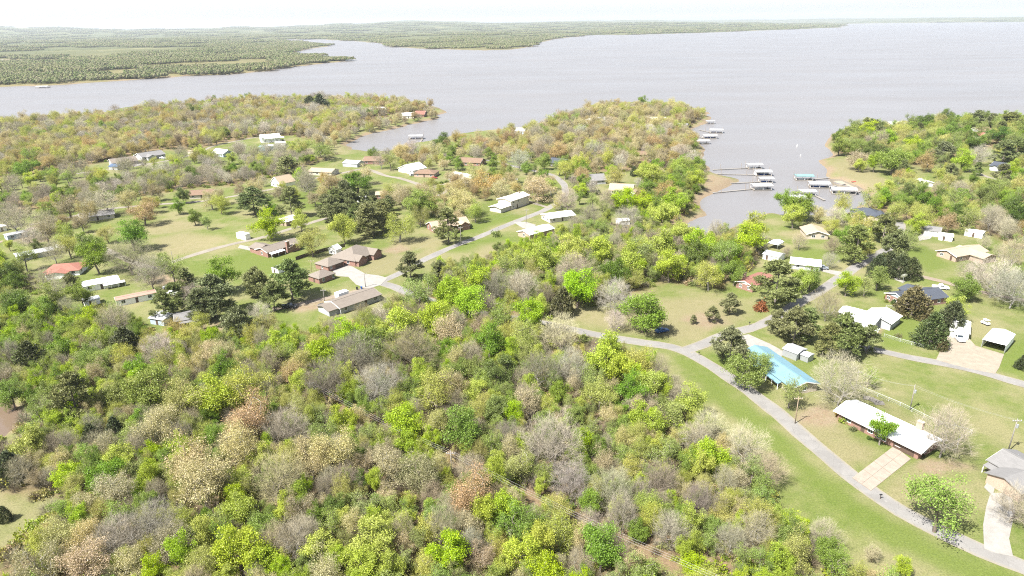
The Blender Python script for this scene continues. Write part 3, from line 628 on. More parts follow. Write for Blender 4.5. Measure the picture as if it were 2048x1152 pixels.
def lobes(rg, n, R, zc, hz, spread=1.0):
    """uneven crown: centres of the bigger clumps of a crown"""
    out = []
    k = 0
    while len(out) < n and k < 4000:
        k += 1
        p = rg.normal(size=3); p /= np.linalg.norm(p); rr = rg.random() ** 0.4 * 0.82
        if p[2] < -0.93: continue
        q = np.array([p[0] * R * rr * spread, p[1] * R * rr * spread, zc + p[2] * hz * rr])
        if all(np.linalg.norm((q - o) / np.array([R, R, hz])) > 0.30 for o in out): out.append(q)
    return np.array(out)
class Tree: pass
def finish(name, R0, Ht, zc, tv, tf, cv, cf, lvar, barkm, leafm):
    T = Tree(); T.R = R0; T.H = Ht; T.zc = zc
    T.trunk = np_mesh(name + '_trunk', tv, tf, [barkm], smooth=True)
    T.crown = np_mesh(name + '_crown', cv, cf, [leafm])
    T.all = np_mesh(name, np.vstack([tv, cv]), np.vstack([tf, np.asarray(cf) + len(tv)]), [barkm, leafm], np.r_[np.zeros(len(tf)), np.ones(len(cf))])
    for me, off in ((T.crown, 0), (T.all, len(tv))):
        at = me.attributes.new('leafvar', 'FLOAT', 'POINT'); b = np.zeros(off + len(cv), np.float32); b[off:] = lvar; at.data.foreach_set('value', b)
    return T
def broadleaf(seed, R0=5.0, Ht=11.5, style='leafy', nl=13, ncl=150, per=26, leaf=0.30, barkm=None):
    rg = np.random.default_rng(seed); hz = Ht * 0.465; zc = Ht - hz * 0.98
    lb = lobes(rg, nl, R0 * 1.02, zc, hz)
    lr = R0 * (0.30 + 0.18 * rg.random(len(lb)))
    cl = []; lob = []
    for i in range(ncl):
        k = rg.integers(len(lb)); p = rg.normal(size=3); p /= np.linalg.norm(p); p *= rg.random() ** 0.45
        cl.append(lb[k] + p * lr[k] * np.array([1, 1, 0.85])); lob.append(k)
    if style == 'bare':        # spreading open crown, twigs filling an uneven dome
        q = rg.normal(size=(ncl * 3, 3)); q /= np.linalg.norm(q, axis=1)[:, None]; q *= (rg.random((ncl * 3, 1)) ** 0.36)
        wob = 1 + 0.22 * np.sin(3 * np.arctan2(q[:, 1], q[:, 0]) + seed) + 0.15 * np.sin(5 * np.arctan2(q[:, 1], q[:, 0]) + 2 * seed)
        q = q * np.stack([R0 * wob, R0 * wob, np.full(len(q), hz)], -1) + np.array([0, 0, zc]); keepm = q[:, 2] > Ht * 0.16 + 0.5 * hz * (1 - np.minimum(1, np.hypot(q[:, 0], q[:, 1]) / (0.6 * R0))) * (rg.random(len(q)) < 0.6)
        cl = q[keepm][:ncl]; lob = [0] * len(cl)
    cl = np.array(cl); cl[:, 2] = np.maximum(cl[:, 2], Ht * 0.09); lob = np.array(lob)
    lean = rg.normal(size=2) * 0.25; ht = Ht * (0.2 if style != 'bare' else 0.17)
    trunk = [(0, 0, -0.3), (lean[0] * 0.3, lean[1] * 0.3, ht * 0.5), (lean[0], lean[1], ht), (lean[0] * 1.6, lean[1] * 1.6, ht * 1.7)]
    nodes, par, rad = grow(cl, trunk, 0.022 if style != 'bare' else 0.0105, 0.5, rg)
    ntr = len(trunk)
    tv, tf = tubes(nodes, par, rad, range(len(nodes)))
    lv_l = rg.random(len(lb))
    if style == 'leafy':
        c = np.repeat(cl, per, 0) + rg.normal(size=(len(cl) * per, 3)) * R0 * 0.092
        cv, cf = diamonds(c, leaf, rg, 0.62, 0.3)
        var = np.repeat(0.45 * rg.random(len(c)) + 0.35 * np.repeat(rg.random(len(cl)), per) + 0.2 * np.repeat(lv_l[lob], per), 4)
    elif style == 'bud':       # half open leaves and catkins on visible twigs
        c = np.repeat(cl, per, 0) + rg.normal(size=(len(cl) * per, 3)) * R0 * 0.105
        v1, f1 = diamonds(c, leaf, rg, 0.7)
        d = np.repeat(cl - np.array([0, 0, zc - hz * 0.6]), 9, 0); d = d / np.linalg.norm(d, axis=1)[:, None] + rg.normal(size=d.shape) * 0.6
        v2, f2 = blades(np.repeat(cl, 9, 0), d, 1.3, 0.013, rg)
        cv = np.vstack([v1, v2]); cf = np.vstack([f1, f2 + len(v1)])
        var = np.r_[np.repeat(0.55 * rg.random(len(c)) + 0.3 * np.repeat(rg.random(len(cl)), per) + 0.15, 4), np.full(len(v2), 0.12)]
    else:                      # bare: only twigs
        nt_ = per; st = np.repeat(cl, nt_, 0); d = np.repeat(cl - np.array([0, 0, zc - hz * 0.9]), nt_, 0)
        d = d / np.linalg.norm(d, axis=1)[:, None] + rg.normal(size=d.shape) * 0.5
        st = st + rg.normal(size=st.shape) * 0.25
        v1, f1 = blades(st, d, leaf * 4.8, 0.0115, rg)
        sec = st + d / np.linalg.norm(d, axis=1)[:, None] * 0.7
        v2, f2 = blades(sec, d + rg.normal(size=d.shape) * 0.8, leaf * 3.4, 0.009, rg)
        cv = np.vstack([v1, v2]); cf = np.vstack([f1, f2 + len(v1)]); var = rg.random(len(cf)).repeat(4)
    return finish(f'{style}_{seed}', R0, Ht, zc, tv, tf, cv, cf, var, barkm or M['bark'], M['twig'] if style == 'bare' else M['leaf'])
def pine(seed, R0=4.6, Ht=12.5):
    rg = np.random.default_rng(seed); lb = []; lr = []
    for k in range(40):
        f = rg.random(); z = Ht * (0.13 + 0.8 * f); env = R0 * (0.8 + 0.35 * min(1, f / 0.25)) * (1 - max(0, (f - 0.3) / 0.78) ** 1.7)
        a = rg.random() * 6.283; r = env * (0.35 + 0.5 * rg.random() ** 0.6); lb.append((math.cos(a) * r, math.sin(a) * r, z)); lr.append(1.0 + 1.0 * rg.random() * (1 - 0.4 * f))
    lb.append((0, 0, Ht * 0.94)); lr.append(0.8); lb = np.array(lb); cl = []; lob = []
    for i in range(430):
        k = int(rg.integers(len(lb))); p = rg.normal(size=3); p /= np.linalg.norm(p); p *= rg.random() ** 0.4; cl.append(lb[k] + p * lr[k] * np.array([1.25, 1.25, 0.7])); lob.append(k)
    cl = np.array(cl); lob = np.array(lob)
    trunk = [(0, 0, -0.3)] + [(rg.normal() * 0.06, rg.normal() * 0.06, Ht * f) for f in np.linspace(0.1, 0.92, 10)]
    nodes, par, rad = grow(cl, trunk, 0.016, 0.47, rg, up=1.2)
    for i in range(len(trunk)): rad[i] = 0.26 * (1 - 0.9 * i / len(trunk)) + 0.02
    tv, tf = tubes(nodes, par, rad, range(len(nodes)))
    per = 27; c = np.repeat(cl, per, 0); dr = rg.normal(size=c.shape); dr[:, 2] = np.abs(dr[:, 2]) * 0.9; dr /= np.linalg.norm(dr, axis=1)[:, None]
    c = c + dr * 0.72 * (rg.random(len(c)) ** 0.5)[:, None]
    cv, cf = diamonds(c, 0.3, rg, 0.30, axis=dr + rg.normal(size=dr.shape) * 0.35)
    lvl = rg.random(len(lb)); var = np.repeat(0.35 * rg.random(len(c)) + 0.35 * np.repeat(rg.random(len(cl)), per) + 0.3 * np.repeat(lvl[lob], per), 4)
    return finish(f'pine_{seed}', R0, Ht, Ht * 0.5, tv, tf, cv, cf, var, M['bark'], M['needle'])
def cedar(seed, R0=3.0, Ht=8.0, top=1.1):
    rg = np.random.default_rng(seed); cl = []
    for i in range(260):
        f = rg.random() ** 1.25; z = 0.35 + (Ht - 0.5) * f; a = rg.random() * 6.28
        env = R0 * (1 - f ** top) ** 0.85 * (1 + 0.16 * math.sin(3 * a + seed) + 0.12 * math.sin(7 * a + 5 * f * 4)); rr = env * (0.55 + 0.45 * rg.random() ** 0.5)
        cl.append([math.cos(a) * rr, math.sin(a) * rr, z])
    cl = np.array(cl); trunk = [(0, 0, -0.2)] + [(0, 0, Ht * f) for f in np.linspace(0.1, 0.93, 8)]
    nodes, par, rad = grow(cl, trunk, 0.012, 0.45, rg, 1.0)
    for i in range(len(trunk)): rad[i] = 0.2 * (1 - i / len(trunk)) + 0.02
    tv, tf = tubes(nodes, par, rad, range(len(nodes)))
    per = 24; c = np.repeat(cl, per, 0) + rg.normal(size=(len(cl) * per, 3)) * np.array([0.26, 0.26, 0.34]); ax = rg.normal(size=c.shape) * 0.5; ax[:, 2] += 0.8
    ax[:, :2] += c[:, :2] / (np.linalg.norm(c[:, :2], axis=1)[:, None] + 0.1) * 0.5
    cv, cf = diamonds(c, 0.23, rg, 0.42, axis=ax)
    var = np.repeat(0.4 * rg.random(len(c)) + 0.6 * np.repeat(rg.random(len(cl)), per), 4)
    return finish(f'cedar_{seed}', R0, Ht, Ht * 0.45, tv, tf, cv, cf, var, M['bark'], M['needle'])
def bush(seed, R0=1.5, Ht=1.9, style='leafy', n=26, per=16, leaf=0.16):
    rg = np.random.default_rng(seed); p = rg.normal(size=(n, 3)); p /= np.linalg.norm(p, axis=1)[:, None]; p *= (rg.random(n) ** 0.4)[:, None]
    p[:, 2] = np.abs(p[:, 2]); cl = p * np.array([R0, R0, Ht * 0.85]) * (0.75 + 0.4 * rg.random((n, 1))); cl[:, 2] += 0.12
    nodes, par, rad = grow(cl, [(0, 0, -0.1), (0, 0, 0.25)], 0.012, 0.45, rg, 0.4); tv, tf = tubes(nodes, par, rad, range(len(nodes)))
    if style == 'leafy':
        c = np.repeat(cl, per, 0) + rg.normal(size=(n * per, 3)) * R0 * 0.17; c[:, 2] = np.maximum(c[:, 2], 0.05); cv, cf = diamonds(c, leaf, rg, 0.65)
    else:
        d = np.repeat(cl + np.array([0, 0, 0.6]), per, 0) + rg.normal(size=(n * per, 3)) * 0.6; cv, cf = blades(np.repeat(cl, per, 0) * 0.8, d, 1.1, 0.011, rg)
    var = np.repeat(0.6 * rg.random(n * per) + 0.4 * np.repeat(rg.random(n), per), 4)
    return finish(f'bush{style}_{seed}', R0, Ht, Ht * 0.5, tv, tf, cv, cf, var, M['bark'], M['leaf'] if style == 'leafy' else M['twig'])
PB = M['palebark']
PROTO = {
 'leafy': [broadleaf(s, nl=12 + s % 4, ncl=190, per=58, leaf=0.155, Ht=10.5 + s % 3) for s in (1, 2, 3, 4, 5)],
 'airy': [broadleaf(s, nl=11, ncl=150, per=36, leaf=0.125, Ht=11.5) for s in (11, 12, 13)],
 'bud': [broadleaf(s, style='bud', nl=15, ncl=210, per=46, leaf=0.102, Ht=10.8 + s % 2, barkm=(PB if s % 3 == 0 else None)) for s in (21, 22, 23, 24, 25)],
 'bare': [broadleaf(s, style='bare', nl=15, ncl=420, per=10, leaf=0.26, Ht=11.5, barkm=PB if s % 2 else None) for s in (31, 32, 33, 34)],
 'pine': [pine(s, Ht=11.5 + s % 3) for s in (41, 42, 43, 44)],
 'cedar': [cedar(s, top=1.7 + 0.4 * (s % 3)) for s in (51, 52, 53)],
 'bush': [bush(s) for s in (61, 62, 63)], 'twigbush': [bush(s, 1.7, 2.4, 'twig', 40, 22) for s in (66, 67)],
 'ball': [bush(s, 1.0, 1.5, n=60, per=22, leaf=0.1) for s in (71,)],
}
# kind: (shape, tint, name, look)
KIND = {
 'L': ('leafy', (0.295, 0.37, 0.04), 'leafy_tree', 'lime-green leafy tree'), 'G': ('leafy', (0.17, 0.24, 0.04), 'leafy_tree', 'mid-green leafy tree'),
 'E': ('leafy', (0.105, 0.155, 0.028), 'leafy_tree', 'deep green leafy tree'), 'A': ('airy', (0.215, 0.275, 0.07), 'leafy_tree', 'thin-crowned pale green tree'),
 'O': ('bud', (0.345, 0.36, 0.095), 'budding_tree', 'yellow-olive budding tree'), 'T': ('bud', (0.41, 0.365, 0.21), 'budding_tree', 'tan budding tree'),
 'R': ('bud', (0.35, 0.275, 0.125), 'budding_tree', 'rusty-tan budding tree'), 'P': ('bud', (0.295, 0.255, 0.168), 'budding_tree', 'pinkish-brown budding tree'),
 'B': ('bare', (0.275, 0.25, 0.178), 'bare_tree', 'bare grey tree'), 'W': ('bare', (0.345, 0.325, 0.26), 'bare_tree', 'bare whitish tree'), 'D': ('bare', (0.195, 0.17, 0.12), 'bare_tree', 'bare brown tree'),
 'Y': ('pine', (0.14, 0.16, 0.062), 'pine_tree', 'dark green pine tree'), 'C': ('cedar', (0.065, 0.082, 0.035), 'cedar_tree', 'dark conical cedar tree'), 'X': ('cedar', (0.11, 0.1, 0.045), 'cedar_tree', 'brownish green cedar tree'),
}
# ------------------------------------------------------------------ trees placed by eye: crown centre u v, crown width (px), kind
HAND = """
146 797 78 Y;58 889 80 L;20 937 52 C;8 1029 26 C;129 876 52 O;184 879 46 C;231 865 46 C;133 944 66 L;95 925 50 O;211 957 84 G;300 900 54 L;343 881 48 G;287 875 62 B;320 841 104 T;391 910 120 T;476 893 112 T;401 961 130 T;503 835 116 R;575 859 94 B;558 957 112 B;483 961 62 L;476 1012 84 L;622 913 94 T;231 981 92 T;176 1006 76 T;120 1066 92 T;170 1066 92 T;238 1076 100 B;72 1132 108 P;168 1124 110 T;306 1049 100 B;340 1083 100 P;265 1127 90 T;398 1124 84 O;476 1100 112 L;527 1117 84 L;527 1049 74 G;374 794 112 O;425 790 112 L;299 780 112 G;231 787 74 G;486 775 112 O;20 785 62 G;
671 903 112 T;776 930 88 T;844 944 100 P;722 964 44 E;664 1018 54 E;807 835 88 L;871 780 94 O;922 859 98 G;994 923 48 L;939 937 64 B;1014 872 64 D;1106 889 134 B;1058 804 74 T;1201 787 84 O;1262 780 74 G;946 984 112 R;1007 1018 82 L;939 1049 78 T;745 1083 102 L;810 1046 64 L;858 1052 74 L;895 1107 92 L;725 1130 92 L;844 1134 74 O;963 1107 64 P;1048 1107 92 L;1092 1137 92 L;1116 1066 100 O;1201 1100 104 G;1225 981 92 B;1143 964 84 B;1269 1117 64 T;1065 1032 46 B;1252 879 64 O;600 1020 80 P;590 1080 90 B;640 1100 80 L;690 960 70 D;
1418 915 82 L;1382 804 74 L;1418 853 72 W;1387 880 70 B;1493 889 88 W;1538 938 74 B;1404 1004 82 D;1484 960 64 T;1590 1052 56 L;1515 1062 82 B;1650 1070 62 B;1804 1133 42 L;1747 1107 34 T;1387 1124 64 L;1460 1080 70 B;1330 900 80 A;1320 960 80 D;1300 1010 74 O;1340 1060 80 B;1562 1105 44 G;1440 1030 60 O;1350 830 80 A;1290 840 80 L;1300 770 70 L;1240 740 80 L;1180 760 74 A;
892 662 78 T;979 685 78 G;939 712 62 B;823 699 108 D;713 712 100 D;1045 573 60 W;995 576 62 D;1155 576 84 L;1125 606 46 X;1288 622 96 G;1231 592 64 W;1211 712 100 L;1278 732 80 O;1038 672 80 O;1121 668 84 W;1140 736 80 B;905 770 80 P;760 770 90 B;1000 745 70 E;1080 740 80 D;870 640 76 L;940 610 80 L;1000 630 70 A;1060 630 70 L;800 650 90 L;740 680 90 G;690 670 70 L;640 700 80 L;600 720 70 O;560 690 64 L;585 745 60 R;650 760 90 D;840 585 76 A;900 575 70 L;960 560 66 L;880 540 40 Y;1200 500 70 L;1260 520 70 L;1080 520 70 L;1140 505 70 L;1020 530 60 A;1150 540 70 B;1230 540 66 E;1320 490 70 L;1400 490 66 L;1450 510 70 A;1500 480 70 L;1340 530 60 L;1420 545 60 O;1390 510 60 E;1470 545 44 G;1285 500 60 A;1365 470 50 L;1510 455 56 L;
52 338 50 G;93 430 46 G;32 440 62 B;135 408 56 P;170 420 42 R;123 440 30 R;205 405 60 W;252 395 42 T;285 422 56 R;262 470 66 G;212 465 36 O;175 490 54 G;128 468 48 A;190 512 60 G;258 515 92 D;300 545 64 B;365 390 28 E;388 432 30 G;413 442 30 A;440 405 38 O;505 400 58 Y;580 405 46 Y;537 448 68 L;622 480 58 O;686 457 56 L;665 420 52 Y;735 440 60 Y;765 430 44 Y;798 452 62 O;842 408 76 G;712 367 66 E;896 452 50 Y;820 530 44 Y;910 398 62 T;975 363 70 R;1075 375 76 T;1022 348 30 G;885 282 44 E;445 550 72 G;510 558 50 Y;580 558 76 Y;424 590 84 Y;370 565 42 Y;325 612 44 Y;476 645 66 Y;520 632 50 W;575 338 52 Y;605 348 30 B;660 365 46 R;640 208 40 C;620 206 30 C;940 405 54 T;1000 380 50 T;950 345 44 T;870 300 36 T;800 300 40 T;825 296 30 W;780 320 34 A;1040 320 40 W;1130 335 40 O;1160 320 44 L;1110 300 50 R;1190 300 44 B;1230 350 40 O;1330 380 50 R;1250 400 50 L;1300 350 56 L;1360 330 44 L;1215 400 40 B;1135 400 44 B;1180 430 40 D;1255 440 50 B;1330 430 60 L;1290 400 50 L;950 420 40 O;780 380 34 O;690 390 40 Y;745 455 30 Y;650 300 56 A;610 290 50 A;30 610 60 E;60 650 56 G;25 560 46 E;100 600 60 G;160 590 50 G;140 560 30 Y;90 560 44 B;230 640 60 B;180 640 50 L;250 690 56 C;60 720 60 C;30 680 60 G;120 690 60 G;320 700 70 W;360 690 50 L;420 700 60 T;280 740 60 G;200 720 60 A;400 640 40 O;340 660 60 R;
1232 640 40 W;398 612 50 Y;545 590 46 Y;350 592 40 Y;600 440 40 L;1387 639 14 Y;1426 628 26 Y;1461 606 34 Y;1555 565 86 Y;1605 562 44 L;1622 556 44 G;1695 566 46 L;1732 568 42 A;1757 556 42 G;1757 535 36 C;1779 530 36 C;1800 536 36 C;1824 540 34 C;1828 606 66 X;1866 662 62 C;1905 636 54 C;1885 690 20 X;1592 650 60 Y;1618 650 50 Y;1560 640 44 Y;1690 668 70 Y;1738 676 46 Y;1660 680 50 Y;1462 690 62 Y;1492 738 84 G;1530 726 62 A;1582 780 66 A;1684 760 104 B;1738 752 42 A;1765 858 60 G;1892 864 96 B;1885 1000 146 A;2030 1008 76 B;2030 575 80 B;1990 555 84 W;1935 570 56 G;1912 618 46 L;1655 610 56 D;2046 725 24 C;2045 540 40 G;
1715 490 60 Y;1690 478 44 G;1740 488 40 O;1770 456 46 Y;1600 412 66 G;1572 404 44 G;1680 402 42 O;1636 425 34 T;1672 432 36 W;1746 398 46 A;1820 475 44 A;1796 420 40 O;1850 430 44 O;1660 520 30 B;1574 505 20 D;1665 490 30 D;1600 482 30 B;1900 440 40 R;1940 440 50 A;
1715 316 46 T;1787 322 72 G;1860 320 42 R;1888 300 42 Y;1926 320 44 L;1962 310 36 W;2010 304 48 Y;1955 237 40 Y;1985 240 36 Y;2025 238 44 Y;1700 270 44 G;1740 260 48 L;1770 275 50 L;1680 290 40 G;1800 260 46 O;1830 285 44 L;1750 300 44 E;1720 330 24 L;1800 350 30 R;2035 300 44 Y;2000 270 44 E;1870 265 40 O;1900 260 40 G;1388 290 24 G;1375 330 40 A;1395 360 34 L;1350 400 50 L;1400 345 30 A
"""
YARDS = {'yard_left': [(-60, 430), (200, 405), (450, 385), (640, 345), (700, 350), (760, 380), (700, 420), (560, 440), (400, 430), (250, 445), (0, 520)], 'yard_trailers': [(-60, 530), (80, 480), (220, 520), (330, 545), (420, 570), (440, 640), (330, 640), (200, 620), (60, 600), (-60, 600)],
 'yard_centre': [(700, 320), (960, 305), (1120, 330), (1240, 345), (1330, 345), (1300, 430), (1170, 450), (1060, 440), (1120, 400), (1110, 360), (980, 340), (860, 345), (760, 345)], 'yard_mid': [(840, 385), (960, 360), (1090, 360), (1110, 395), (1050, 425), (960, 400), (950, 440), (870, 470), (790, 440), (760, 410)],
 'yard_pines': [(640, 440), (700, 400), (760, 400), (800, 440), (760, 470), (700, 480)], 'yard_cove': [(1560, 440), (1700, 440), (1800, 440), (1900, 450), (2048, 500), (2048, 620), (1980, 600), (1860, 540), (1800, 540), (1640, 480), (1580, 470)], 'yard_east': [(1700, 330), (1790, 330), (1990, 310), (2120, 330), (2120, 400), (1900, 385), (1790, 375)], 'yard_tip': [(620, 285), (690, 270), (760, 246), (850, 227), (886, 225), (868, 236), (790, 254), (740, 264), (692, 286), (650, 305)], 'yard_far': [(200, 345), (420, 315), (560, 300), (620, 300), (600, 335), (470, 345), (300, 370), (60, 400), (0, 400), (0, 370)]}
YMIX = {'yard_tip': 'TTRBTWPOA', 'yard_left': 'GLOTRPBLAG', 'yard_trailers': 'GBDBAOEGWYB', 'yard_centre': 'TTRROBGAGTWLC', 'yard_mid': 'TTRTOTG', 'yard_pines': 'YYYYG', 'yard_cove': 'GAOLABRWYA', 'yard_east': 'GALOYGRE', 'yard_far': 'GALBOWAC'}
YSP = {'yard_tip': 9.5, 'yard_left': 16, 'yard_trailers': 13, 'yard_centre': 11.5, 'yard_mid': 12, 'yard_pines': 9, 'yard_cove': 14, 'yard_east': 14, 'yard_far': 14}
TREES = []                      # (x, y, scale, zscale, kind, proto index, rot)
def add_tree(x, y, s, zs, k):
    TREES.append([x, y, s, zs, k, int(rng.integers(len(PROTO[KIND[k][0]]))), rng.random() * 6.283])
for it in HAND.replace('\n', '').split(';'):
    if not it.strip(): continue
    u, v, wpx, k = it.split(); u, v, wpx = float(u), float(v), float(wpx)
    if v > 640 and u < 1560 and k in 'LGATRPBDWO': wpx *= 0.9
    p0 = PROTO[KIND[k][0]][0]; z = p0.zc * 0.9
    for _ in range(3):
        x, y = G(u, v, z); s = wpx / 2 / pxm(x, y, z) / p0.R
        cap = 1.3 if KIND[k][0] not in ('cedar',) else 1.35
        zs = min(s, cap); zs = max(zs, 0.6 * s); z = p0.zc * zs
    add_tree(x, y, s, zs, k)
NHAND = len(TREES)
# footprints that trees must keep clear of are filled in by the buildings: (x, y, radius)
KEEP = []
CLEAR = [GP(p) for p in ([(-250, 780), (62, 795), (80, 840), (70, 890), (20, 935), (-250, 990)], [(-250, 950), (95, 975), (150, 1010), (110, 1075), (40, 1190), (-250, 1330)], [(1085, 645), (1170, 652), (1200, 690), (1190, 730), (1120, 715), (1080, 680)], [(1555, 830), (1700, 780), (1900, 830), (2048, 900), (2048, 1150), (1800, 1100)])]
def build_trees():
    P = np.array([[t[0], t[1]] for t in TREES]); Rr = np.array([PROTO[KIND[t[4]][0]][t[5]].R * t[2] for t in TREES])
    keep = np.array(KEEP) if KEEP else np.zeros((0, 3))
    cells = {}
    def put(x, y, r): cells.setdefault((int(x // 12), int(y // 12)), []).append((x, y, r))
    for (x, y), r in zip(P, Rr): put(x, y, min(r, 7.0))
    def free(x, y, r, f):
        cx, cy = int(x // 12), int(y // 12)
        for a in range(cx - 1, cx + 2):
            for b in range(cy - 1, cy + 2):
                for X, Y, q in cells.get((a, b), ()):
                    if (X - x) ** 2 + (Y - y) ** 2 < ((r + q) * f) ** 2: return False
        return True
    MIX = {'front': 'LLLLLLLGGGAAAAAOOOOTTPBBBDWE', 'oak_point': 'TTTTTRRPOOTBAWGCT', 'cove_bank': 'LLLGGAAOB', 'west_point': 'TTTTTRRPTOOOBBWAGAL', 'hedge_band': 'LLGGAABBWOOEC', 'east_point': 'LGGGAAOOEYBL', 'east_band': 'LLLGGAAOOEBR', 'left_edge': 'GGELBC'}
    SP = {'front': 5.3, 'oak_point': 9.2, 'cove_bank': 7.0, 'west_point': 8.8, 'hedge_band': 7.5, 'east_point': 9.0, 'east_band': 8.0, 'left_edge': 7}
    auto = []
    for k, p in YARDS.items(): MIX[k] = YMIX[k]; SP[k] = YSP[k]
    for k, poly in list(FORW.items()) + [(q, GP(p)) for q, p in YARDS.items()]:
        lo = poly.min(0); hi = poly.max(0); hi = np.minimum(hi, [1500, 1600]); lo = np.maximum(lo, [-1500, 20])
        sp = SP[k]; n = int((hi - lo).prod() / (sp * sp) * 2.2); C = lo + rng.random((n, 2)) * (hi - lo)
        ok = sdist(C, poly) > 1.0
        for rk, rl in ROADW.items(): ok &= ldist(C, rl) > (ROADS[rk][0] / 2 + 1.6)
        ok &= ldist(C, TRACK) > 2.6
        for ex_ in CLEAR: ok &= sdist(C, ex_) < 0
        if len(keep): 
            dd = np.hypot(C[:, None, 0] - keep[None, :, 0], C[:, None, 1] - keep[None, :, 1]) - keep[None, :, 2]; ok &= dd.min(1) > 1.5
        ok &= -sdist(C, LAKE) > 2.5; ok &= -sdist(C, POND) > 2.0
        C = C[ok]; u, v, dep = proj(C[:, 0], C[:, 1], 5.0)
        vis = (u > -260) & (u < 2300) & (v < 1420) & (dep > 40); C = C[vis]
        nz = vnoise(C[:, 0], C[:, 1], 22, 31) * 0.7 + vnoise(C[:, 0], C[:, 1], 60, 32) * 0.3; nz2 = rng.random(len(C))
        mx = MIX[k]
        for (x, y), a, b in zip(C, nz, nz2):
            kk = mx[int(np.clip((a * 0.62 + b * 0.38 - 0.08) / 0.84, 0, 0.999) * len(mx))]
            p = PROTO[KIND[kk][0]][0]; r = sp * (0.42 + 0.35 * rng.random() ** 1.4)
            if k == 'hedge_band': r *= 0.8
            if k in YARDS: r = min(r, 2.6 + 3.6 * rng.random())
            if kk in 'CX': r *= 0.62
            if not free(x, y, r if k not in YARDS else sp * 0.55, 0.66): continue
            put(x, y, r); s = r / p.R; auto.append((x, y, s, s * (0.85 + 0.3 * rng.random()) * (1.12 if s < 0.8 else 0.95), kk))
    poly = FORW['front']; lo = np.maximum(poly.min(0), [-320, 60]); hi = np.minimum(poly.max(0), [330, 420]); n = int((hi - lo).prod() / 6.0); C = lo + rng.random((n, 2)) * (hi - lo); ok = (sdist(C, poly) > 0) & (ldist(C, TRACK) > 2.2) & (-sdist(C, LAKE) > 2.5) & (-sdist(C, POND) > 2)
    for rk, rl in ROADW.items(): ok &= ldist(C, rl) > (ROADS[rk][0] / 2 + 1.2)
    for ex_ in CLEAR: ok &= sdist(C, ex_) < 0
    ok &= (np.hypot(C[:, None, 0] - keep[None, :, 0], C[:, None, 1] - keep[None, :, 1]) - keep[None, :, 2]).min(1) > 1.0
    for x, y in C[ok]:
        r = 1.6 + 1.5 * rng.random()
        if not free(x, y, r, 0.53): continue
        put(x, y, r); kk = 'LLLAABOBGTBL'[int(rng.integers(12))]; s_ = r / PROTO[KIND[kk][0]][0].R; auto.append((x, y, s_, s_ * (1.1 + 0.4 * rng.random()), kk))
    for a in auto: add_tree(*a)
    T = TREES; xs = np.array([t[0] for t in T]); ys = np.array([t[1] for t in T]); zs = ground_z(xs, ys)
    rr = np.array([PROTO[KIND[t[4]][0]][t[5]].R * t[2] for t in T]); u, v, dep = proj(xs, ys, zs + 5.0); size = rr / dep
    inview = (u > -30) & (u < 2078) & (v < 1190)
    score = np.where(inview, size, 0); score[:NHAND] = np.where(inview[:NHAND], score[:NHAND] * 1.6 + 0.002, 0)
    order = np.argsort(-score); single = set(int(i) for i in order[:N_SINGLE] if score[i] > 0)
    return zs, single, u, v
N_SINGLE = 560
# ------------------------------------------------------------------ buildings
_wc = {}
def cached(key, fn):
    if key not in _wc: _wc[key] = fn()
    return _wc[key]
def place(name, me, parent, loc, rz=0.0):
    o = bpy.data.objects.new(name, me); o.location = loc; o.rotation_euler = (0, 0, rz); return link(o, parent)
def sect_wall(mb, x, y, l, w, hw, axis, roof, pitch, inset=0.0):
    if roof == 'gable':
        if axis == 'x':
            hr = hw + pitch * w / 2
            mb.add([(x, y, 0), (x + l, y, 0), (x + l, y + w, 0), (x, y + w, 0), (x, y, hw), (x + l, y, hw), (x + l, y + w, hw), (x, y + w, hw), (x, y + w / 2, hr), (x + l, y + w / 2, hr)],
                   [(0, 3, 2, 1), (0, 1, 5, 4), (2, 3, 7, 6), (3, 0, 4, 8, 7), (1, 2, 6, 9, 5), (4, 5, 9, 8), (6, 7, 8, 9)])
        else:
            hr = hw + pitch * l / 2
            mb.add([(x, y, 0), (x + l, y, 0), (x + l, y + w, 0), (x, y + w, 0), (x, y, hw), (x + l, y, hw), (x + l, y + w, hw), (x, y + w, hw), (x + l / 2, y, hr), (x + l / 2, y + w, hr)],
                   [(0, 3, 2, 1), (1, 2, 6, 5), (3, 0, 4, 7), (0, 1, 5, 8, 4), (2, 3, 7, 9, 6), (5, 6, 9, 8), (7, 4, 8, 9)])
    else: mb.box(x, y, 0, x + l, y + w, hw)
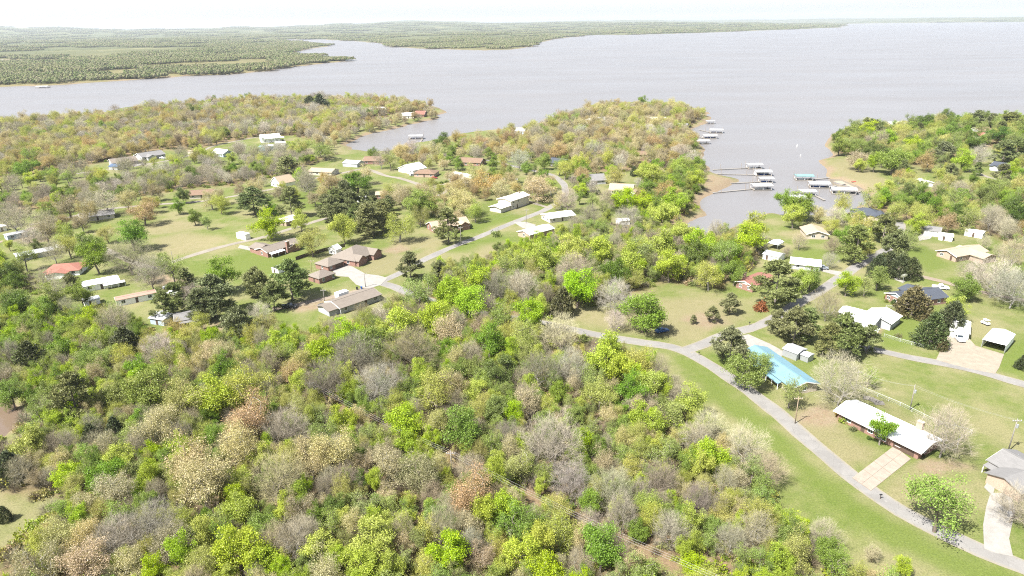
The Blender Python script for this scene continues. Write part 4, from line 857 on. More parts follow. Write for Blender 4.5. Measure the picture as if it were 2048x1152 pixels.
def sect_roof(mb, x, y, l, w, hw, axis, roof, pitch, o, th=0.16, lift=0.03):
    he = hw - pitch * o + lift
    if roof == 'gable':
        if axis == 'x':
            hr = hw + pitch * w / 2 + lift; A = [(x - o, y - o, he), (x + l + o, y - o, he), (x + l + o, y + w / 2, hr), (x - o, y + w / 2, hr)]; Bq = [(x - o, y + w / 2, hr), (x + l + o, y + w / 2, hr), (x + l + o, y + w + o, he), (x - o, y + w + o, he)]
        else:
            hr = hw + pitch * l / 2 + lift; A = [(x - o, y + w + o, he), (x - o, y - o, he), (x + l / 2, y - o, hr), (x + l / 2, y + w + o, hr)]; Bq = [(x + l / 2, y + w + o, hr), (x + l / 2, y - o, hr), (x + l + o, y - o, he), (x + l + o, y + w + o, he)]
        for Q in (A, Bq): mb.hexa([(a, b, c) for a, b, c in Q] + [(a, b, c + th) for a, b, c in Q])
    elif roof == 'hip':
        s = min(l, w) / 2 + o; hr = he + pitch * s; x0, x1, y0, y1 = x - o, x + l + o, y - o, y + w + o
        if l >= w: r0, r1 = (x0 + s, (y0 + y1) / 2, hr), (x1 - s, (y0 + y1) / 2, hr)
        else: r0, r1 = ((x0 + x1) / 2, y0 + s, hr), ((x0 + x1) / 2, y1 - s, hr)
        b = [(x0, y0, he), (x1, y0, he), (x1, y1, he), (x0, y1, he)]; t_ = [(p[0], p[1], p[2] + th) for p in b]; r0 = (r0[0], r0[1], r0[2] + th); r1 = (r1[0] + 0.01, r1[1], r1[2] + th)
        if l >= w: f = [(0, 3, 2, 1), (0, 1, 5, 4), (1, 2, 6, 5), (2, 3, 7, 6), (3, 0, 4, 7), (4, 5, 9, 8), (5, 6, 9), (6, 7, 8, 9), (7, 4, 8)]
        else: f = [(0, 3, 2, 1), (0, 1, 5, 4), (1, 2, 6, 5), (2, 3, 7, 6), (3, 0, 4, 7), (4, 5, 8), (5, 6, 9, 8), (6, 7, 9), (7, 4, 8, 9)]
        mb.add(b + t_ + [r0, r1], f)
    else:   # flat or single slope
        Q = [(x - o, y - o, hw + lift), (x + l + o, y - o, hw + lift), (x + l + o, y + w + o, hw + lift + pitch * w), (x - o, y + w + o, hw + lift + pitch * w)]
        mb.hexa(Q + [(a, b, c + th) for a, b, c in Q])
def window_at(root, side, L, W, t_, sill, w_, h_, kind='window'):
    def mk():
        f = MB(); b = 0.09
        f.box(-w_ / 2 - b, -0.05, -b, -w_ / 2, 0.04, h_ + b); f.box(w_ / 2, -0.05, -b, w_ / 2 + b, 0.04, h_ + b); f.box(-w_ / 2, -0.05, h_, w_ / 2, 0.04, h_ + b); f.box(-w_ / 2, -0.08, -b, w_ / 2, 0.04, 0); f.box(-0.03, -0.045, 0, 0.03, 0.03, h_)
        p = MB(); p.box(-w_ / 2, -0.02, 0, w_ / 2, 0.03, h_); return f.mesh('window_frame', M['trim']), p.mesh('pane', M['glass'])
    loc, rz = {'f': ((t_, 0, sill), 0), 'b': ((t_, W, sill), math.pi), 'l': ((0, t_, sill), -math.pi / 2), 'r': ((L, t_, sill), math.pi / 2)}[side]
    if kind == 'window':
        a, b = cached(('w', w_, h_), mk); o = place('window', a, root, loc, rz); place('pane', b, o, (0, 0, 0))
    elif kind == 'door':
        def mkd():
            d = MB(); d.box(-w_ / 2, -0.05, 0, w_ / 2, 0.03, h_); return d.mesh('door', M['garage'])
        o = place('door', cached(('d', w_, h_), mkd), root, loc, rz)
        def mkh():
            d = MB(); d.box(-0.04, -0.06, -0.04, 0.04, 0.04, 0.04); return d.mesh('handle', M['metal'])
        place('handle', cached('dh', mkh), o, (w_ / 2 - 0.12, -0.07, 1.0))
    else:
        o = empty('garage_door'); o.parent = root; o.location = loc; o.rotation_euler = (0, 0, rz)
        def mkp():
            d = MB(); d.box(-w_ / 2, -0.05, 0, w_ / 2, 0.02, h_ / 4 - 0.03); return d.mesh('panel', M[kind])
        for k in range(4): place('panel', cached(('g', w_, h_, kind), mkp), o, (0, 0, k * h_ / 4))
def house(name, label, cat, A, B, W, hw=2.7, pitch=0.32, roof='gable', axis='x', wall='siding', rmat='grey', over=0.45, zref=None, wings=(), win='auto', door=True, chimney=None, garage=None, porch=None, group=None, gable=None, vents=0, z0=None):
    """A, B: pixels of the left and right end of the front eave (or of the base when zref=0); W: depth in metres"""
    zr = hw if zref is None else zref; gz = 0.0
    a = G(*A, zr); b = G(*B, zr); L = float(np.linalg.norm(b - a)); ang = math.atan2(b[1] - a[1], b[0] - a[0])
    if garage and garage[0] < 0: garage = (L + garage[0],) + tuple(garage[1:])
    root = empty(name, (a[0], a[1], 0.02), ang); tag(root, label, cat, group)
    ex, ey = np.array([math.cos(ang), math.sin(ang)]), np.array([-math.sin(ang), math.cos(ang)])
    secs = [(0, 0, L, W, hw, axis, roof, pitch)] + [tuple(s) for s in wings]
    wm = MB(); rm = MB()
    for i, (x, y, l, w_, h_, ax, rf, pt) in enumerate(secs):
        sect_wall(wm, x, y, l, w_, h_, ax, rf, pt); sect_roof(rm, x, y, l, w_, h_, ax, rf, pt, over, lift=0.03 + 0.006 * i)
        n = max(1, int(max(l, w_) / 6)); 
        for k in range(n + 1):
            q = a + ex * (x + l * (k / n if l >= w_ else 0.5)) + ey * (y + w_ * (k / n if w_ > l else 0.5)); KEEP.append((q[0], q[1], min(l, w_) / 2 + 1.0)); tc_ = -q / np.linalg.norm(q); KEEP.append((*(q + tc_ * (min(l, w_) / 2 + 5)), 4.5)); KEEP.append((*(q + tc_ * (min(l, w_) / 2 + 12)), 4.0))
    wm.build('wall', M[wall], root); rf_o = rm.build('roof', R[rmat], root)
    if roof == 'gable':      # ridge cap
        rc = MB(); hr = hw + pitch * (W if axis == 'x' else L) / 2 + 0.2
        if axis == 'x': rc.box(-over, W / 2 - 0.16, hr - 0.04, L + over, W / 2 + 0.16, hr + 0.03)
        else: rc.box(L / 2 - 0.16, -over, hr - 0.04, L / 2 + 0.16, W + over, hr + 0.03)
        rc.build('ridge_cap', R[rmat], rf_o)
        zA = hw - pitch * over; zB = hw + pitch * (W if axis == 'x' else L) / 2; span = W if axis == 'x' else L; far_ = L if axis == 'x' else W
        for e0 in (-over - 0.04, far_ + over):      # one barge board per gable
            fb = MB(); vs = []
            for e in (e0, e0 + 0.04):
                for q, zq in ((-over, zA), (span / 2, zB), (span + over, zA)):
                    for dz in (-0.1, 0.17): vs.append((e, q, zq + dz) if axis == 'x' else (q, e, zq + dz))
            fb.add(vs, [(0, 2, 3, 1), (2, 4, 5, 3), (6, 7, 9, 8), (8, 9, 11, 10), (1, 3, 9, 7), (3, 5, 11, 9), (0, 6, 8, 2), (2, 8, 10, 4), (0, 1, 7, 6), (4, 10, 11, 5)])
            fb.build('barge_board', M['trim'], rf_o)
    for k in range(vents):
        v = MB(); xx = L * (0.25 + 0.5 * k / max(1, vents)); v.tube([(xx, W * 0.62, hw + pitch * W * 0.38 - 0.1), (xx, W * 0.62, hw + pitch * W * 0.38 + 0.5)], 0.07, 6); v.build('vent_pipe', M['metal'], rf_o)
    if gable:                # cladding of the gable triangle, set proud of the wall
        g = MB(); e = 0.02
        for e1, e2 in ((-e, 0.0), (W, W + e)):
            g = MB(); g.add([(0, e1, hw), (L, e1, hw), (L / 2, e1, hw + pitch * L / 2), (0, e2, hw), (L, e2, hw), (L / 2, e2, hw + pitch * L / 2)], [(0, 1, 2), (3, 5, 4), (0, 3, 4, 1), (1, 4, 5, 2), (2, 5, 3, 0)]); g.build('gable_cladding', M[gable], root)
    if win == 'auto':
        n = max(1, int(L / 4.2)); used = None
        for k in range(n):
            tt = (k + 0.5) * L / n
            if garage and abs(tt - garage[0]) < garage[1] / 2 + 0.9: continue
            if door and k == n // 2: window_at(root, 'f', L, W, tt, 0.1, 0.95, 2.05, 'door'); continue
            window_at(root, 'f', L, W, tt, 0.95, 1.3, 1.15)
        for sd_ in 'lr':
            m_ = max(1, int(W / 5))
            for k in range(m_): window_at(root, sd_, L, W, (k + 0.5) * W / m_, 0.95, 1.1, 1.15)
    elif win:
        for wdef in win: window_at(root, wdef[0], L, W, *wdef[1:])
    if garage: window_at(root, 'f', L, W, garage[0], 0.05, garage[1], 2.15, garage[2] if len(garage) > 2 else 'white')
    if chimney:
        cx, cy, cw, ch, cm = chimney; c = MB(); c.box(cx - cw / 2, cy - cw / 3, 0.0, cx + cw / 2, cy + cw / 3, ch); co = c.build('chimney', M[cm], root)
        k = MB(); k.box(cx - cw / 2 - 0.08, cy - cw / 3 - 0.08, ch, cx + cw / 2 + 0.08, cy + cw / 3 + 0.08, ch + 0.12); k.box(cx - 0.2, cy - 0.15, ch + 0.12, cx + 0.2, cy + 0.15, ch + 0.4); k.build('chimney_cap', M['stone'], co)
    if porch:                # (x0, x1, depth, roof material): roof on posts before the front
        x0, x1, dp, pm_ = porch; p = MB(); hz = hw - 0.35; p.hexa([(x0, -dp, hz - 0.35), (x1, -dp, hz - 0.35), (x1, -over - 0.05, hz), (x0, -over - 0.05, hz), (x0, -dp, hz - 0.23), (x1, -dp, hz - 0.23), (x1, -over - 0.05, hz + 0.12), (x0, -over - 0.05, hz + 0.12)]); p.build('porch_roof', R[pm_], root)
        n = max(2, int((x1 - x0) / 2.6) + 1)
        for k in range(n):
            q = MB(); xx = x0 + 0.15 + (x1 - x0 - 0.3) * k / (n - 1); q.box(xx - 0.07, -dp + 0.1, 0, xx + 0.07, -dp + 0.24, hz - 0.35); q.build('porch_post', M['trim'], root)
    return root, L
def carport(label, A, B, W, hw=2.6, rmat='white', zref=None, pitch=0.25, sides=1.1, group=None, axis='y', back=False):
    zr = hw if zref is None else zref; a = G(*A, zr); b = G(*B, zr); L = float(np.linalg.norm(b - a)); ang = math.atan2(b[1] - a[1], b[0] - a[0])
    root = empty('carport', (a[0], a[1], 0.02), ang); tag(root, label, 'carport', group)
    rm = MB(); sect_roof(rm, 0, 0, L, W, hw, axis, 'gable', pitch, 0.15, 0.06); ro = rm.build('roof', R[rmat], root)
    for xx in (0.0, L): sp = MB(); sp.box(xx - 0.03, 0.2, hw - sides, xx + 0.03, W - 0.2, hw - 0.1); sp.build('side_panel', R[rmat], root)
    gp = MB()
    if axis == 'y':
        for yy in ((0.0, W) if not back else (0.0,)):
            gp = MB(); gp.add([(0.1, yy, hw - 0.05), (L - 0.1, yy, hw - 0.05), (L / 2, yy, hw + pitch * L / 2 - 0.02), (0.1, yy + 0.04, hw - 0.05), (L - 0.1, yy + 0.04, hw - 0.05), (L / 2, yy + 0.04, hw + pitch * L / 2 - 0.02)], [(0, 1, 2), (3, 5, 4), (0, 3, 4, 1), (1, 4, 5, 2), (2, 5, 3, 0)]); gp.build('gable_panel', R[rmat], root)
        if back: bk = MB(); bk.box(0.05, W - 0.06, 0, L - 0.05, W, hw); bk.build('back_wall', R['ltgrey'], root)
    n = max(2, int(W / 3) + 1)
    for k in range(n):
        for xx in (0.0, L):
            q = MB(); yy = 0.1 + (W - 0.2) * k / (n - 1); q.box(xx - 0.05, yy - 0.05, 0, xx + 0.05, yy + 0.05, hw); q.build('post', M['metal'], root)
    c = a + (b - a) / 2 + np.array([-math.sin(ang), math.cos(ang)]) * W / 2; KEEP.append((c[0], c[1], max(L, W) / 2 + 0.5)); return root
EX = {}
# --- right hand side, near
h, L = house('house', 'long ranch house with a bleached white roof and red brick walls beside the curved road', 'house', (1677, 822), (1839, 901), 8.6, 2.6, 0.25, 'gable', 'x', 'brick', 'white', 0.95,
      win=[('f', 3.0, 0.9, 1.6, 1.2), ('f', 7.2, 0.1, 1.0, 2.05, 'door'), ('f', 9.2, 0.9, 1.2, 1.2), ('f', 12.3, 0.6, 2.2, 1.5), ('f', 16.5, 0.9, 1.4, 1.2), ('r', 3.0, 0.9, 1.1, 1.1), ('l', 4.0, 0.9, 1.2, 1.1)], garage=(-3.6, 5.2, 'garage'), chimney=(16.5, 8.9, 1.5, 4.9, 'tanbrick'), vents=2)
house('house', 'grey-shingled house with a covered side porch at the right edge of the picture', 'house', (1979, 921), (2062, 968), 9.5, 2.6, 0.33, 'gable', 'x', 'tanbrick', 'grey', 0.5, wings=[(3.2, -5.0, 7.5, 6.0, 2.6, 'y', 'gable', 0.33)], win=[('l', 3.0, 0.9, 1.2, 1.1), ('f', 1.4, 0.1, 1.0, 2.05, 'door'), ('l', 7.0, 0.9, 1.2, 1.1)], porch=(0.1, 2.9, 2.2, 'grey'), vents=1)
house('house', 'long narrow house under a bright sky-blue metal roof', 'house', (1487, 703), (1585, 775), 8.4, 2.6, 0.3, 'gable', 'x', 'stone', 'blue', 0.6, porch=(6, 20, 1.9, 'blue'))
house('shed', 'grey metal shed behind the blue-roofed house', 'shed', (1564, 711), (1592, 722), 5.4, 2.4, 0.28, 'gable', 'x', 'metal', 'ltgrey', 0.2, zref=0, win=[('r', 2.6, 0.1, 1.2, 2.0, 'door')], wings=[(5.2, 1.6, 2.6, 3.2, 1.9, 'x', 'gable', 0.2)])
house('house', 'white-roofed house with a fenced patio behind the cluster of pines', 'house', (1684, 634), (1745, 651), 11.0, 2.7, 0.3, 'gable', 'x', 'greysiding', 'white', 0.5, wings=[(4.5, 6.0, 9.5, 9.0, 2.7, 'y', 'gable', 0.3), (-2.5, 4.0, 6.0, 7.0, 2.6, 'x', 'gable', 0.28)], porch=(7, 13, 2.2, 'white'))
house('house', 'house with a dark slate shingle roof and pale blue gable', 'house', (1772, 586), (1813, 605), 18.5, 2.7, 0.36, 'gable', 'y', 'brick', 'slate', 0.5, gable='bluesiding', wings=[(-2.6, 8.5, 4.0, 8.0, 2.6, 'x', 'gable', 0.3)], win=[('f', 1.6, 0.9, 1.3, 1.1), ('f', 4.8, 0.9, 1.3, 1.1), ('r', 5, 0.9, 1.2, 1.1), ('r', 10, 0.9, 1.2, 1.1), ('r', 15, 0.9, 1.2, 1.1)], vents=2)
house('garage', 'white metal garage with a pickup parked at its door', 'garage', (1901, 660), (1939, 667), 10.5, 2.5, 0.27, 'gable', 'y', 'white', 'white', 0.3, win=None, garage=(3.4, 3.6, 'white'))
carport('large open-fronted white metal carport on the gravel yard', (1966, 679), (2012, 691), 11.5, 2.9, 'white', sides=2.6, back=True)
house('house', 'brick house with a red-brown roof and white gable behind the big pine', 'house', (1473, 563), (1506, 573), 15.0, 2.6, 0.33, 'gable', 'y', 'brick', 'redbrown', 0.5, gable='white', chimney=(-0.4, 6, 1.2, 5.0, 'tanbrick'), win=[('f', 2.0, 0.9, 1.1, 1.1), ('f', 5.6, 0.9, 1.1, 1.1)])
house('house', 'small white-roofed house beside the parked grey car', 'house', (1582, 527), (1640, 533), 9, 2.4, 0.28, 'gable', 'x', 'greysiding', 'white', 0.5)
house('house', 'stone house with a tan roof and a gable facing the wood', 'house', (1614, 468), (1657, 469), 12, 2.6, 0.32, 'gable', 'y', 'stone', 'tan', 0.6, win=[('f', 3.2, 0.9, 1.5, 1.2), ('f', 7.5, 0.9, 1.5, 1.2)])
carport('small open white carport beside the tan-roofed stone house', (1535, 486), (1555, 490), 7, 2.6, 'white', sides=0.8)
house('garage', 'small grey-roofed garage below the open white carport', 'garage', (1526, 508), (1557, 515), 6.5, 2.3, 0.3, 'gable', 'x', 'white', 'ltgrey', 0.3, win=[('f', 2, 0.1, 0.95, 2.0, 'door')])
house('house', 'grey-roofed house with twin gables at the head of the cove', 'house', (1705, 428), (1762, 432), 11, 2.8, 0.45, 'hip', 'x', 'stone', 'slate', 0.5, wings=[(10.5, -3.0, 6.0, 7.0, 2.8, 'y', 'gable', 0.6), (2.0, -2.0, 4.5, 5.0, 2.8, 'y', 'gable', 0.6)])
house('house', 'broad tan-roofed brick house right of the cove road', 'house', (1875, 501), (1913, 513), 19, 2.6, 0.33, 'gable', 'y', 'tanbrick', 'tan', 0.6, wings=[(1.5, 8, 14, 8, 2.6, 'x', 'gable', 0.3)])
house('garage', 'grey-roofed garage with a white front near the cove road', 'garage', (1849, 460), (1880, 464), 8, 2.6, 0.3, 'gable', 'x', 'white', 'grey', 0.4, win=None, garage=(3.5, 4.2, 'white'))
house('shed', 'bright white-roofed outbuilding between garage and broad tan-roofed house', 'shed', (1879, 471), (1906, 474), 5.5, 2.3, 0.2, 'gable', 'x', 'white', 'white', 0.3, win=[('f', 2, 0.1, 0.95, 2.0, 'door')])
house('mobile_home', 'white mobile home half hidden by trees near the right edge', 'mobile home', (1930, 461), (1966, 467), 5, 2.6, 0.15, 'gable', 'x', 'white', 'offwhite', 0.2)
house('shed', 'long white shed on the lawn of the east point', 'shed', (1824, 358), (1850, 366), 6, 2.6, 0.2, 'gable', 'x', 'white', 'white', 0.3, win=[('f', 3, 0.1, 2.4, 2.1, 'door')])
house('house', 'dark grey-roofed house on the east point', 'house', (1980, 331), (2014, 336), 11, 2.8, 0.4, 'gable', 'x', 'greysiding', 'slate', 0.5, wings=[(2, -3, 5, 6, 2.8, 'y', 'gable', 0.45)])
house('house', 'pale green-roofed house among trees at the tip of the east point', 'house', (1786, 251), (1814, 250), 14, 3.0, 0.35, 'gable', 'x', 'siding', 'green', 0.5)
house('house', 'pink-roofed house in the trees of the east point', 'house', (1928, 268), (1962, 272), 12, 2.8, 0.35, 'gable', 'x', 'white', 'red', 0.5)
house('house', 'dim brown-roofed house deep in the east point trees', 'house', (1960, 262), (1986, 260), 12, 2.8, 0.35, 'gable', 'x', 'greysiding', 'brown', 0.5)
# --- left and centre
house('house', 'brick house with a brown hip roof and two front gables by the road bend', 'house', (710, 522), (757, 500), 14.0, 2.7, 0.52, 'hip', 'x', 'brick', 'taupe', 0.45, wings=[(0.4, -1.6, 5.6, 6, 2.7, 'y', 'gable', 0.62), (10.6, -2.2, 6.0, 7, 2.7, 'y', 'gable', 0.62)], win=[('f', 7.6, 0.9, 1.6, 1.4), ('f', 9.4, 0.1, 1.0, 2.1, 'door'), ('l', 4, 0.9, 1.2, 1.3), ('l', 9, 0.9, 1.2, 1.3)], vents=2)
house('garage', 'brick garage with a hip roof beside the two-gabled brick house', 'garage', (656, 533), (687, 522), 8.5, 2.5, 0.5, 'hip', 'x', 'brick', 'taupe', 0.45, win=[('f', 6.2, 0.05, 4.4, 2.1, 'door'), ('f', 1.6, 0.9, 1.0, 1.1), ('l', 4, 0.9, 1.0, 1.1)])
house('guest_house', 'smaller hip-roofed brick outbuilding with white windows', 'outbuilding', (638, 557), (669, 546), 7.2, 2.5, 0.48, 'hip', 'x', 'brick', 'taupe', 0.45, win=[('f', 2.2, 0.7, 1.1, 1.4), ('f', 7.4, 0.7, 1.1, 1.4), ('l', 3.4, 0.1, 0.95, 2.0, 'door')])
house('house', 'long low house with a grey-brown gable roof at the edge of the wood', 'house', (681, 616), (760, 589), 9.5, 2.5, 0.27, 'gable', 'x', 'greysiding', 'taupe', 0.6, wings=[(-4.2, 1.2, 5.0, 7.5, 2.3, 'x', 'gable', 0.24)])
h, L = house('trailer', 'white box trailer parked on the dirt lane', 'trailer', (677, 589), (697, 582), 2.6, 2.7, 0.0, 'flat', 'x', 'white', 'white', 0.03, win=[('r', 1.3, 0.5, 2.0, 2.0, 'door')])
for xx in (L * 0.45, L * 0.58):
    for yy in (0.0, 2.6):
        wmb = MB(); wmb.tube([(xx, yy - 0.1, 0.32), (xx, yy + 0.1, 0.32)], 0.33, 12); wmb.build('wheel', M['black'], h)
house('house', 'brick ranch house with a chimney and white porch roof on the left lawn', 'house', (535, 505), (600, 485), 9.0, 2.6, 0.3, 'gable', 'x', 'brick', 'taupe', 0.5, wings=[(0.5, 7.5, 7.5, 7, 2.6, 'y', 'gable', 0.3), (10.5, -2.5, 6, 6, 2.6, 'y', 'gable', 0.33)], porch=(0.3, 8.0, 2.6, 'white'), chimney=(10.2, -1.6, 1.6, 5.6, 'brick'))
house('shed', 'tiny white two-gabled garden shed beside the brick house fence', 'shed', (657, 497), (672, 500), 3.6, 2.6, 0.6, 'gable', 'y', 'white', 'white', 0.2, win=[('f', 1.6, 0.8, 0.8, 0.8)])
house('shed', 'small grey-roofed shed behind the tall pine', 'shed', (543, 536), (556, 539), 3.5, 2.0, 0.4, 'gable', 'y', 'white', 'ltgrey', 0.15, win=[('f', 1.6, 0.1, 0.9, 1.7, 'door')])
house('house', 'house with a low dull red roof at the left', 'house', (88, 545), (157, 540), 11, 2.4, 0.28, 'hip', 'x', 'white', 'red', 0.5, wings=[(2, -3.5, 8, 6, 2.3, 'y', 'gable', 0.2)])
house('mobile_home', 'white flat-roofed mobile home with a dark open porch', 'mobile home', (166, 574), (238, 560), 7, 2.5, 0.12, 'gable', 'x', 'white', 'white', 0.3, porch=(7, 15, 2.2, 'white'))
house('shed', 'low grey-white shed among the left trees', 'shed', (168, 604), (199, 597), 4, 2.1, 0.15, 'gable', 'x', 'white', 'ltgrey', 0.25, win=[('f', 2, 0.1, 0.9, 1.8, 'door')])
house('mobile_home', 'long trailer with a rusty streaked roof', 'mobile home', (232, 602), (312, 586), 4.6, 2.4, 0.12, 'gable', 'x', 'white', 'rust', 0.2)
house('house', 'small house with a pale blue wall behind a dead tree', 'house', (299, 636), (326, 640), 7, 2.4, 0.25, 'gable', 'x', 'bluesiding', 'ltgrey', 0.4)
house('house', 'grey-roofed house with white porch posts under dark pines', 'house', (351, 643), (402, 634), 8, 2.4, 0.25, 'gable', 'x', 'darkwood', 'grey', 0.5, porch=(1, 11, 1.8, 'grey'))
house('mobile_home', 'grey-green mobile home with a long sagging roof at the left', 'mobile home', (34, 514), (108, 500), 7, 2.4, 0.14, 'gable', 'x', 'greysiding', 'ltgrey', 0.4)
house('mobile_home', 'pale blue mobile home at the left edge', 'mobile home', (14, 472), (53, 464), 5, 2.5, 0.14, 'gable', 'x', 'bluesiding', 'ltgrey', 0.2)
house('mobile_home', 'white mobile home cut by the left edge', 'mobile home', (-25, 460), (12, 452), 5, 2.5, 0.14, 'gable', 'x', 'white', 'white', 0.2)
house('house', 'low grey-roofed house behind rusty-tan trees on the back lane', 'house', (160, 437), (228, 428), 11, 2.4, 0.28, 'gable', 'x', 'siding', 'grey', 0.5)
house('trailer', 'white camper trailer standing beside the lime-green tree', 'trailer', (472, 466), (490, 470), 3.0, 2.8, 0.0, 'flat', 'x', 'white', 'white', 0.03, win=[('f', 1.5, 1.1, 0.9, 0.7)])
house('house', 'white-roofed cottage behind the bright lime-green tree', 'house', (550, 440), (572, 444), 9, 2.5, 0.3, 'gable', 'y', 'tanbrick', 'offwhite', 0.5)
house('house', 'grey-roofed far ranch house on the gravel drive, the nearer of two', 'house', (224, 327), (275, 321), 14, 2.7, 0.36, 'gable', 'x', 'greysiding', 'taupe', 0.5, wings=[(3, -4, 7, 8, 2.7, 'y', 'gable', 0.4)])
house('house', 'grey-roofed far ranch house with cars in front, the farther of two', 'house', (284, 315), (330, 308), 14, 2.7, 0.36, 'gable', 'x', 'greysiding', 'grey', 0.5, wings=[(3, -4, 7, 8, 2.7, 'y', 'gable', 0.4)])
house('shed', 'small dark blue-roofed shed at the start of the gravel drive', 'shed', (217, 333), (234, 334), 7, 2.5, 0.4, 'gable', 'x', 'greysiding', 'dkblue', 0.3)
house('house', 'small white house with blue walls on the gravel drive', 'house', (423, 305), (446, 308), 10, 2.8, 0.5, 'gable', 'x', 'bluesiding', 'white', 0.4)
house('shed', 'tiny tan shed beside the gravel drive', 'shed', (375, 303), (385, 303), 4, 2.2, 0.3, 'gable', 'x', 'siding', 'tan', 0.2, win=None)
house('house', 'tall white-roofed two-storey house below the west woods', 'house', (523, 276), (560, 273), 13, 4.6, 0.3, 'gable', 'x', 'white', 'white', 0.5, porch=(2, 20, 3, 'white'))
house('shed', 'teal-blue metal shed on the far lawn', 'shed', (514, 295), (532, 296), 9, 2.8, 0.2, 'gable', 'x', 'teal', 'teal', 0.2, win=None)
house('shed', 'small white shed next to the teal-blue metal shed', 'shed', (531, 291), (542, 293), 6, 2.4, 0.25, 'gable', 'x', 'white', 'white', 0.2, win=None)
house('shed', 'low white outbuilding right of the tall white-roofed house', 'shed', (550, 287), (570, 286), 7, 2.4, 0.25, 'gable', 'x', 'white', 'white', 0.2, win=None)
house('house', 'white-gabled steep-roofed cottage left of the dark pine', 'house', (541, 364), (560, 368), 12, 2.6, 0.75, 'gable', 'y', 'white', 'tan', 0.4, win=[('f', 3.5, 0.9, 1.2, 1.1)])
house('house', 'tan-roofed house on the back lane behind bare trees', 'house', (617, 343), (662, 345), 11, 2.6, 0.3, 'gable', 'x', 'siding', 'tan', 0.5)
house('house', 'long brown-roofed house behind the hedge', 'house', (378, 391), (426, 388), 12, 2.5, 0.3, 'gable', 'x', 'siding', 'brown', 0.5)
house('garage', 'grey-roofed garage at the bend of the back lane', 'garage', (685, 326), (714, 328), 10, 2.7, 0.3, 'gable', 'x', 'greysiding', 'ltgrey', 0.3, win=None, garage=(5, 4, 'white'))
house('house', 'brown-roofed house at the inlet edge', 'house', (726, 322), (768, 322), 13, 2.6, 0.35, 'gable', 'x', 'brick', 'brown', 0.5)
house('house', 'pale grey-roofed house at the turn of the loop drive', 'house', (797, 336), (826, 341), 13, 2.8, 0.4, 'gable', 'y', 'white', 'offwhite', 0.5)
house('house', 'brown-roofed house beside the clipped hedges of the loop drive', 'house', (828, 347), (868, 348), 12, 2.6, 0.3, 'hip', 'x', 'tanbrick', 'brown', 0.5)
house('house', 'white house with a pale roof beside a dark cedar on the loop drive', 'house', (897, 352), (938, 360), 11, 2.7, 0.4, 'gable', 'x', 'white', 'offwhite', 0.5)
house('house', 'rusty brown-roofed house behind the dark cedar', 'house', (915, 324), (960, 326), 13, 2.6, 0.35, 'gable', 'x', 'brick', 'brown', 0.5)
house('house', 'small orange-tan roofed cottage above the pines', 'house', (752, 390), (780, 389), 8, 2.5, 0.3, 'gable', 'x', 'brick', 'tan', 0.5)
house('shed', 'white shed beside the orange-tan roofed cottage', 'shed', (716, 398), (734, 396), 6, 2.3, 0.2, 'gable', 'x', 'white', 'white', 0.2, win=None)
h, L = house('house', 'cream two-storey house with a flat-looking roof beside the diagonal road', 'house', (1022, 402), (1058, 390), 9.5, 5.3, 0.25, 'gable', 'x', 'siding', 'offwhite', 0.7, zref=5.3, wings=[(-9, 0.5, 9, 8, 2.7, 'x', 'gable', 0.2), (9.8, 2, 5, 6, 2.8, 'x', 'gable', 0.25)], chimney=(14.5, 5, 1.3, 7, 'tanbrick'), win=[('f', 2, 1, 1.3, 1.1), ('f', 6, 0.1, 1.0, 2.05, 'door'), ('f', 2.5, 3.4, 1.3, 1.1), ('f', 7, 3.4, 1.3, 1.1)])
house('house', 'tan-roofed brick house hidden behind the tall pine at the road', 'house', (868, 457), (938, 446), 10, 2.6, 0.45, 'gable', 'x', 'brick', 'tan', 0.5, wings=[(13, -3, 6, 8, 2.6, 'y', 'gable', 0.6)])
house('house', 'house with a pale green weathered roof below the diagonal road', 'house', (1060, 470), (1108, 457), 9, 2.5, 0.28, 'gable', 'x', 'tanbrick', 'green', 0.5)
house('house', 'white metal-roofed house behind bare trees below the diagonal road', 'house', (1100, 437), (1150, 430), 10, 2.6, 0.25, 'gable', 'x', 'siding', 'white', 0.5)
house('shed', 'small white-roofed shed alone in the grey wood', 'shed', (1240, 443), (1260, 441), 5, 2.3, 0.25, 'gable', 'x', 'white', 'white', 0.2, win=None)
house('house', 'cream house with a broad tan hip roof behind round clipped bushes', 'house', (1219, 380), (1264, 382), 13, 2.7, 0.42, 'gable', 'x', 'white', 'tan', 0.6, wings=[(8, -3, 8, 8, 2.7, 'y', 'gable', 0.42)])
house('house', 'grey-roofed house left of the broad tan hip roof', 'house', (1174, 362), (1212, 360), 14, 2.7, 0.4, 'gable', 'x', 'greysiding', 'grey', 0.5)
house('house', 'dark slate-roofed house in the oaks', 'house', (1096, 325), (1124, 328), 13, 2.8, 0.4, 'gable', 'x', 'darkwood', 'slate', 0.5)
house('house', 'dark red wooden house near the cove trees', 'house', (1273, 310), (1297, 309), 11, 4.0, 0.3, 'gable', 'x', 'brick', 'brown', 0.5)
house('house', 'long pale house on the far side of the oak point', 'house', (1176, 243), (1228, 242), 18, 3.2, 0.35, 'hip', 'x', 'white', 'ltgrey', 0.6)
house('house', 'small blue-grey house in the oaks at the shore', 'house', (1028, 262), (1048, 263), 12, 3, 0.4, 'gable', 'x', 'bluesiding', 'ltgrey', 0.4)
house('house', 'white-walled house at the back of the oak point', 'house', (1290, 240), (1330, 241), 14, 3, 0.35, 'gable', 'x', 'white', 'ltgrey', 0.5)
house('house', 'dim cream house under oaks right of the oak point', 'house', (1350, 252), (1372, 253), 12, 3, 0.35, 'gable', 'x', 'siding', 'grey', 0.5)
house('house', 'red-roofed house on the sandy tip of the west point', 'house', (829, 229), (848, 229), 16, 3, 0.4, 'gable', 'x', 'brick', 'redbrown', 0.6)
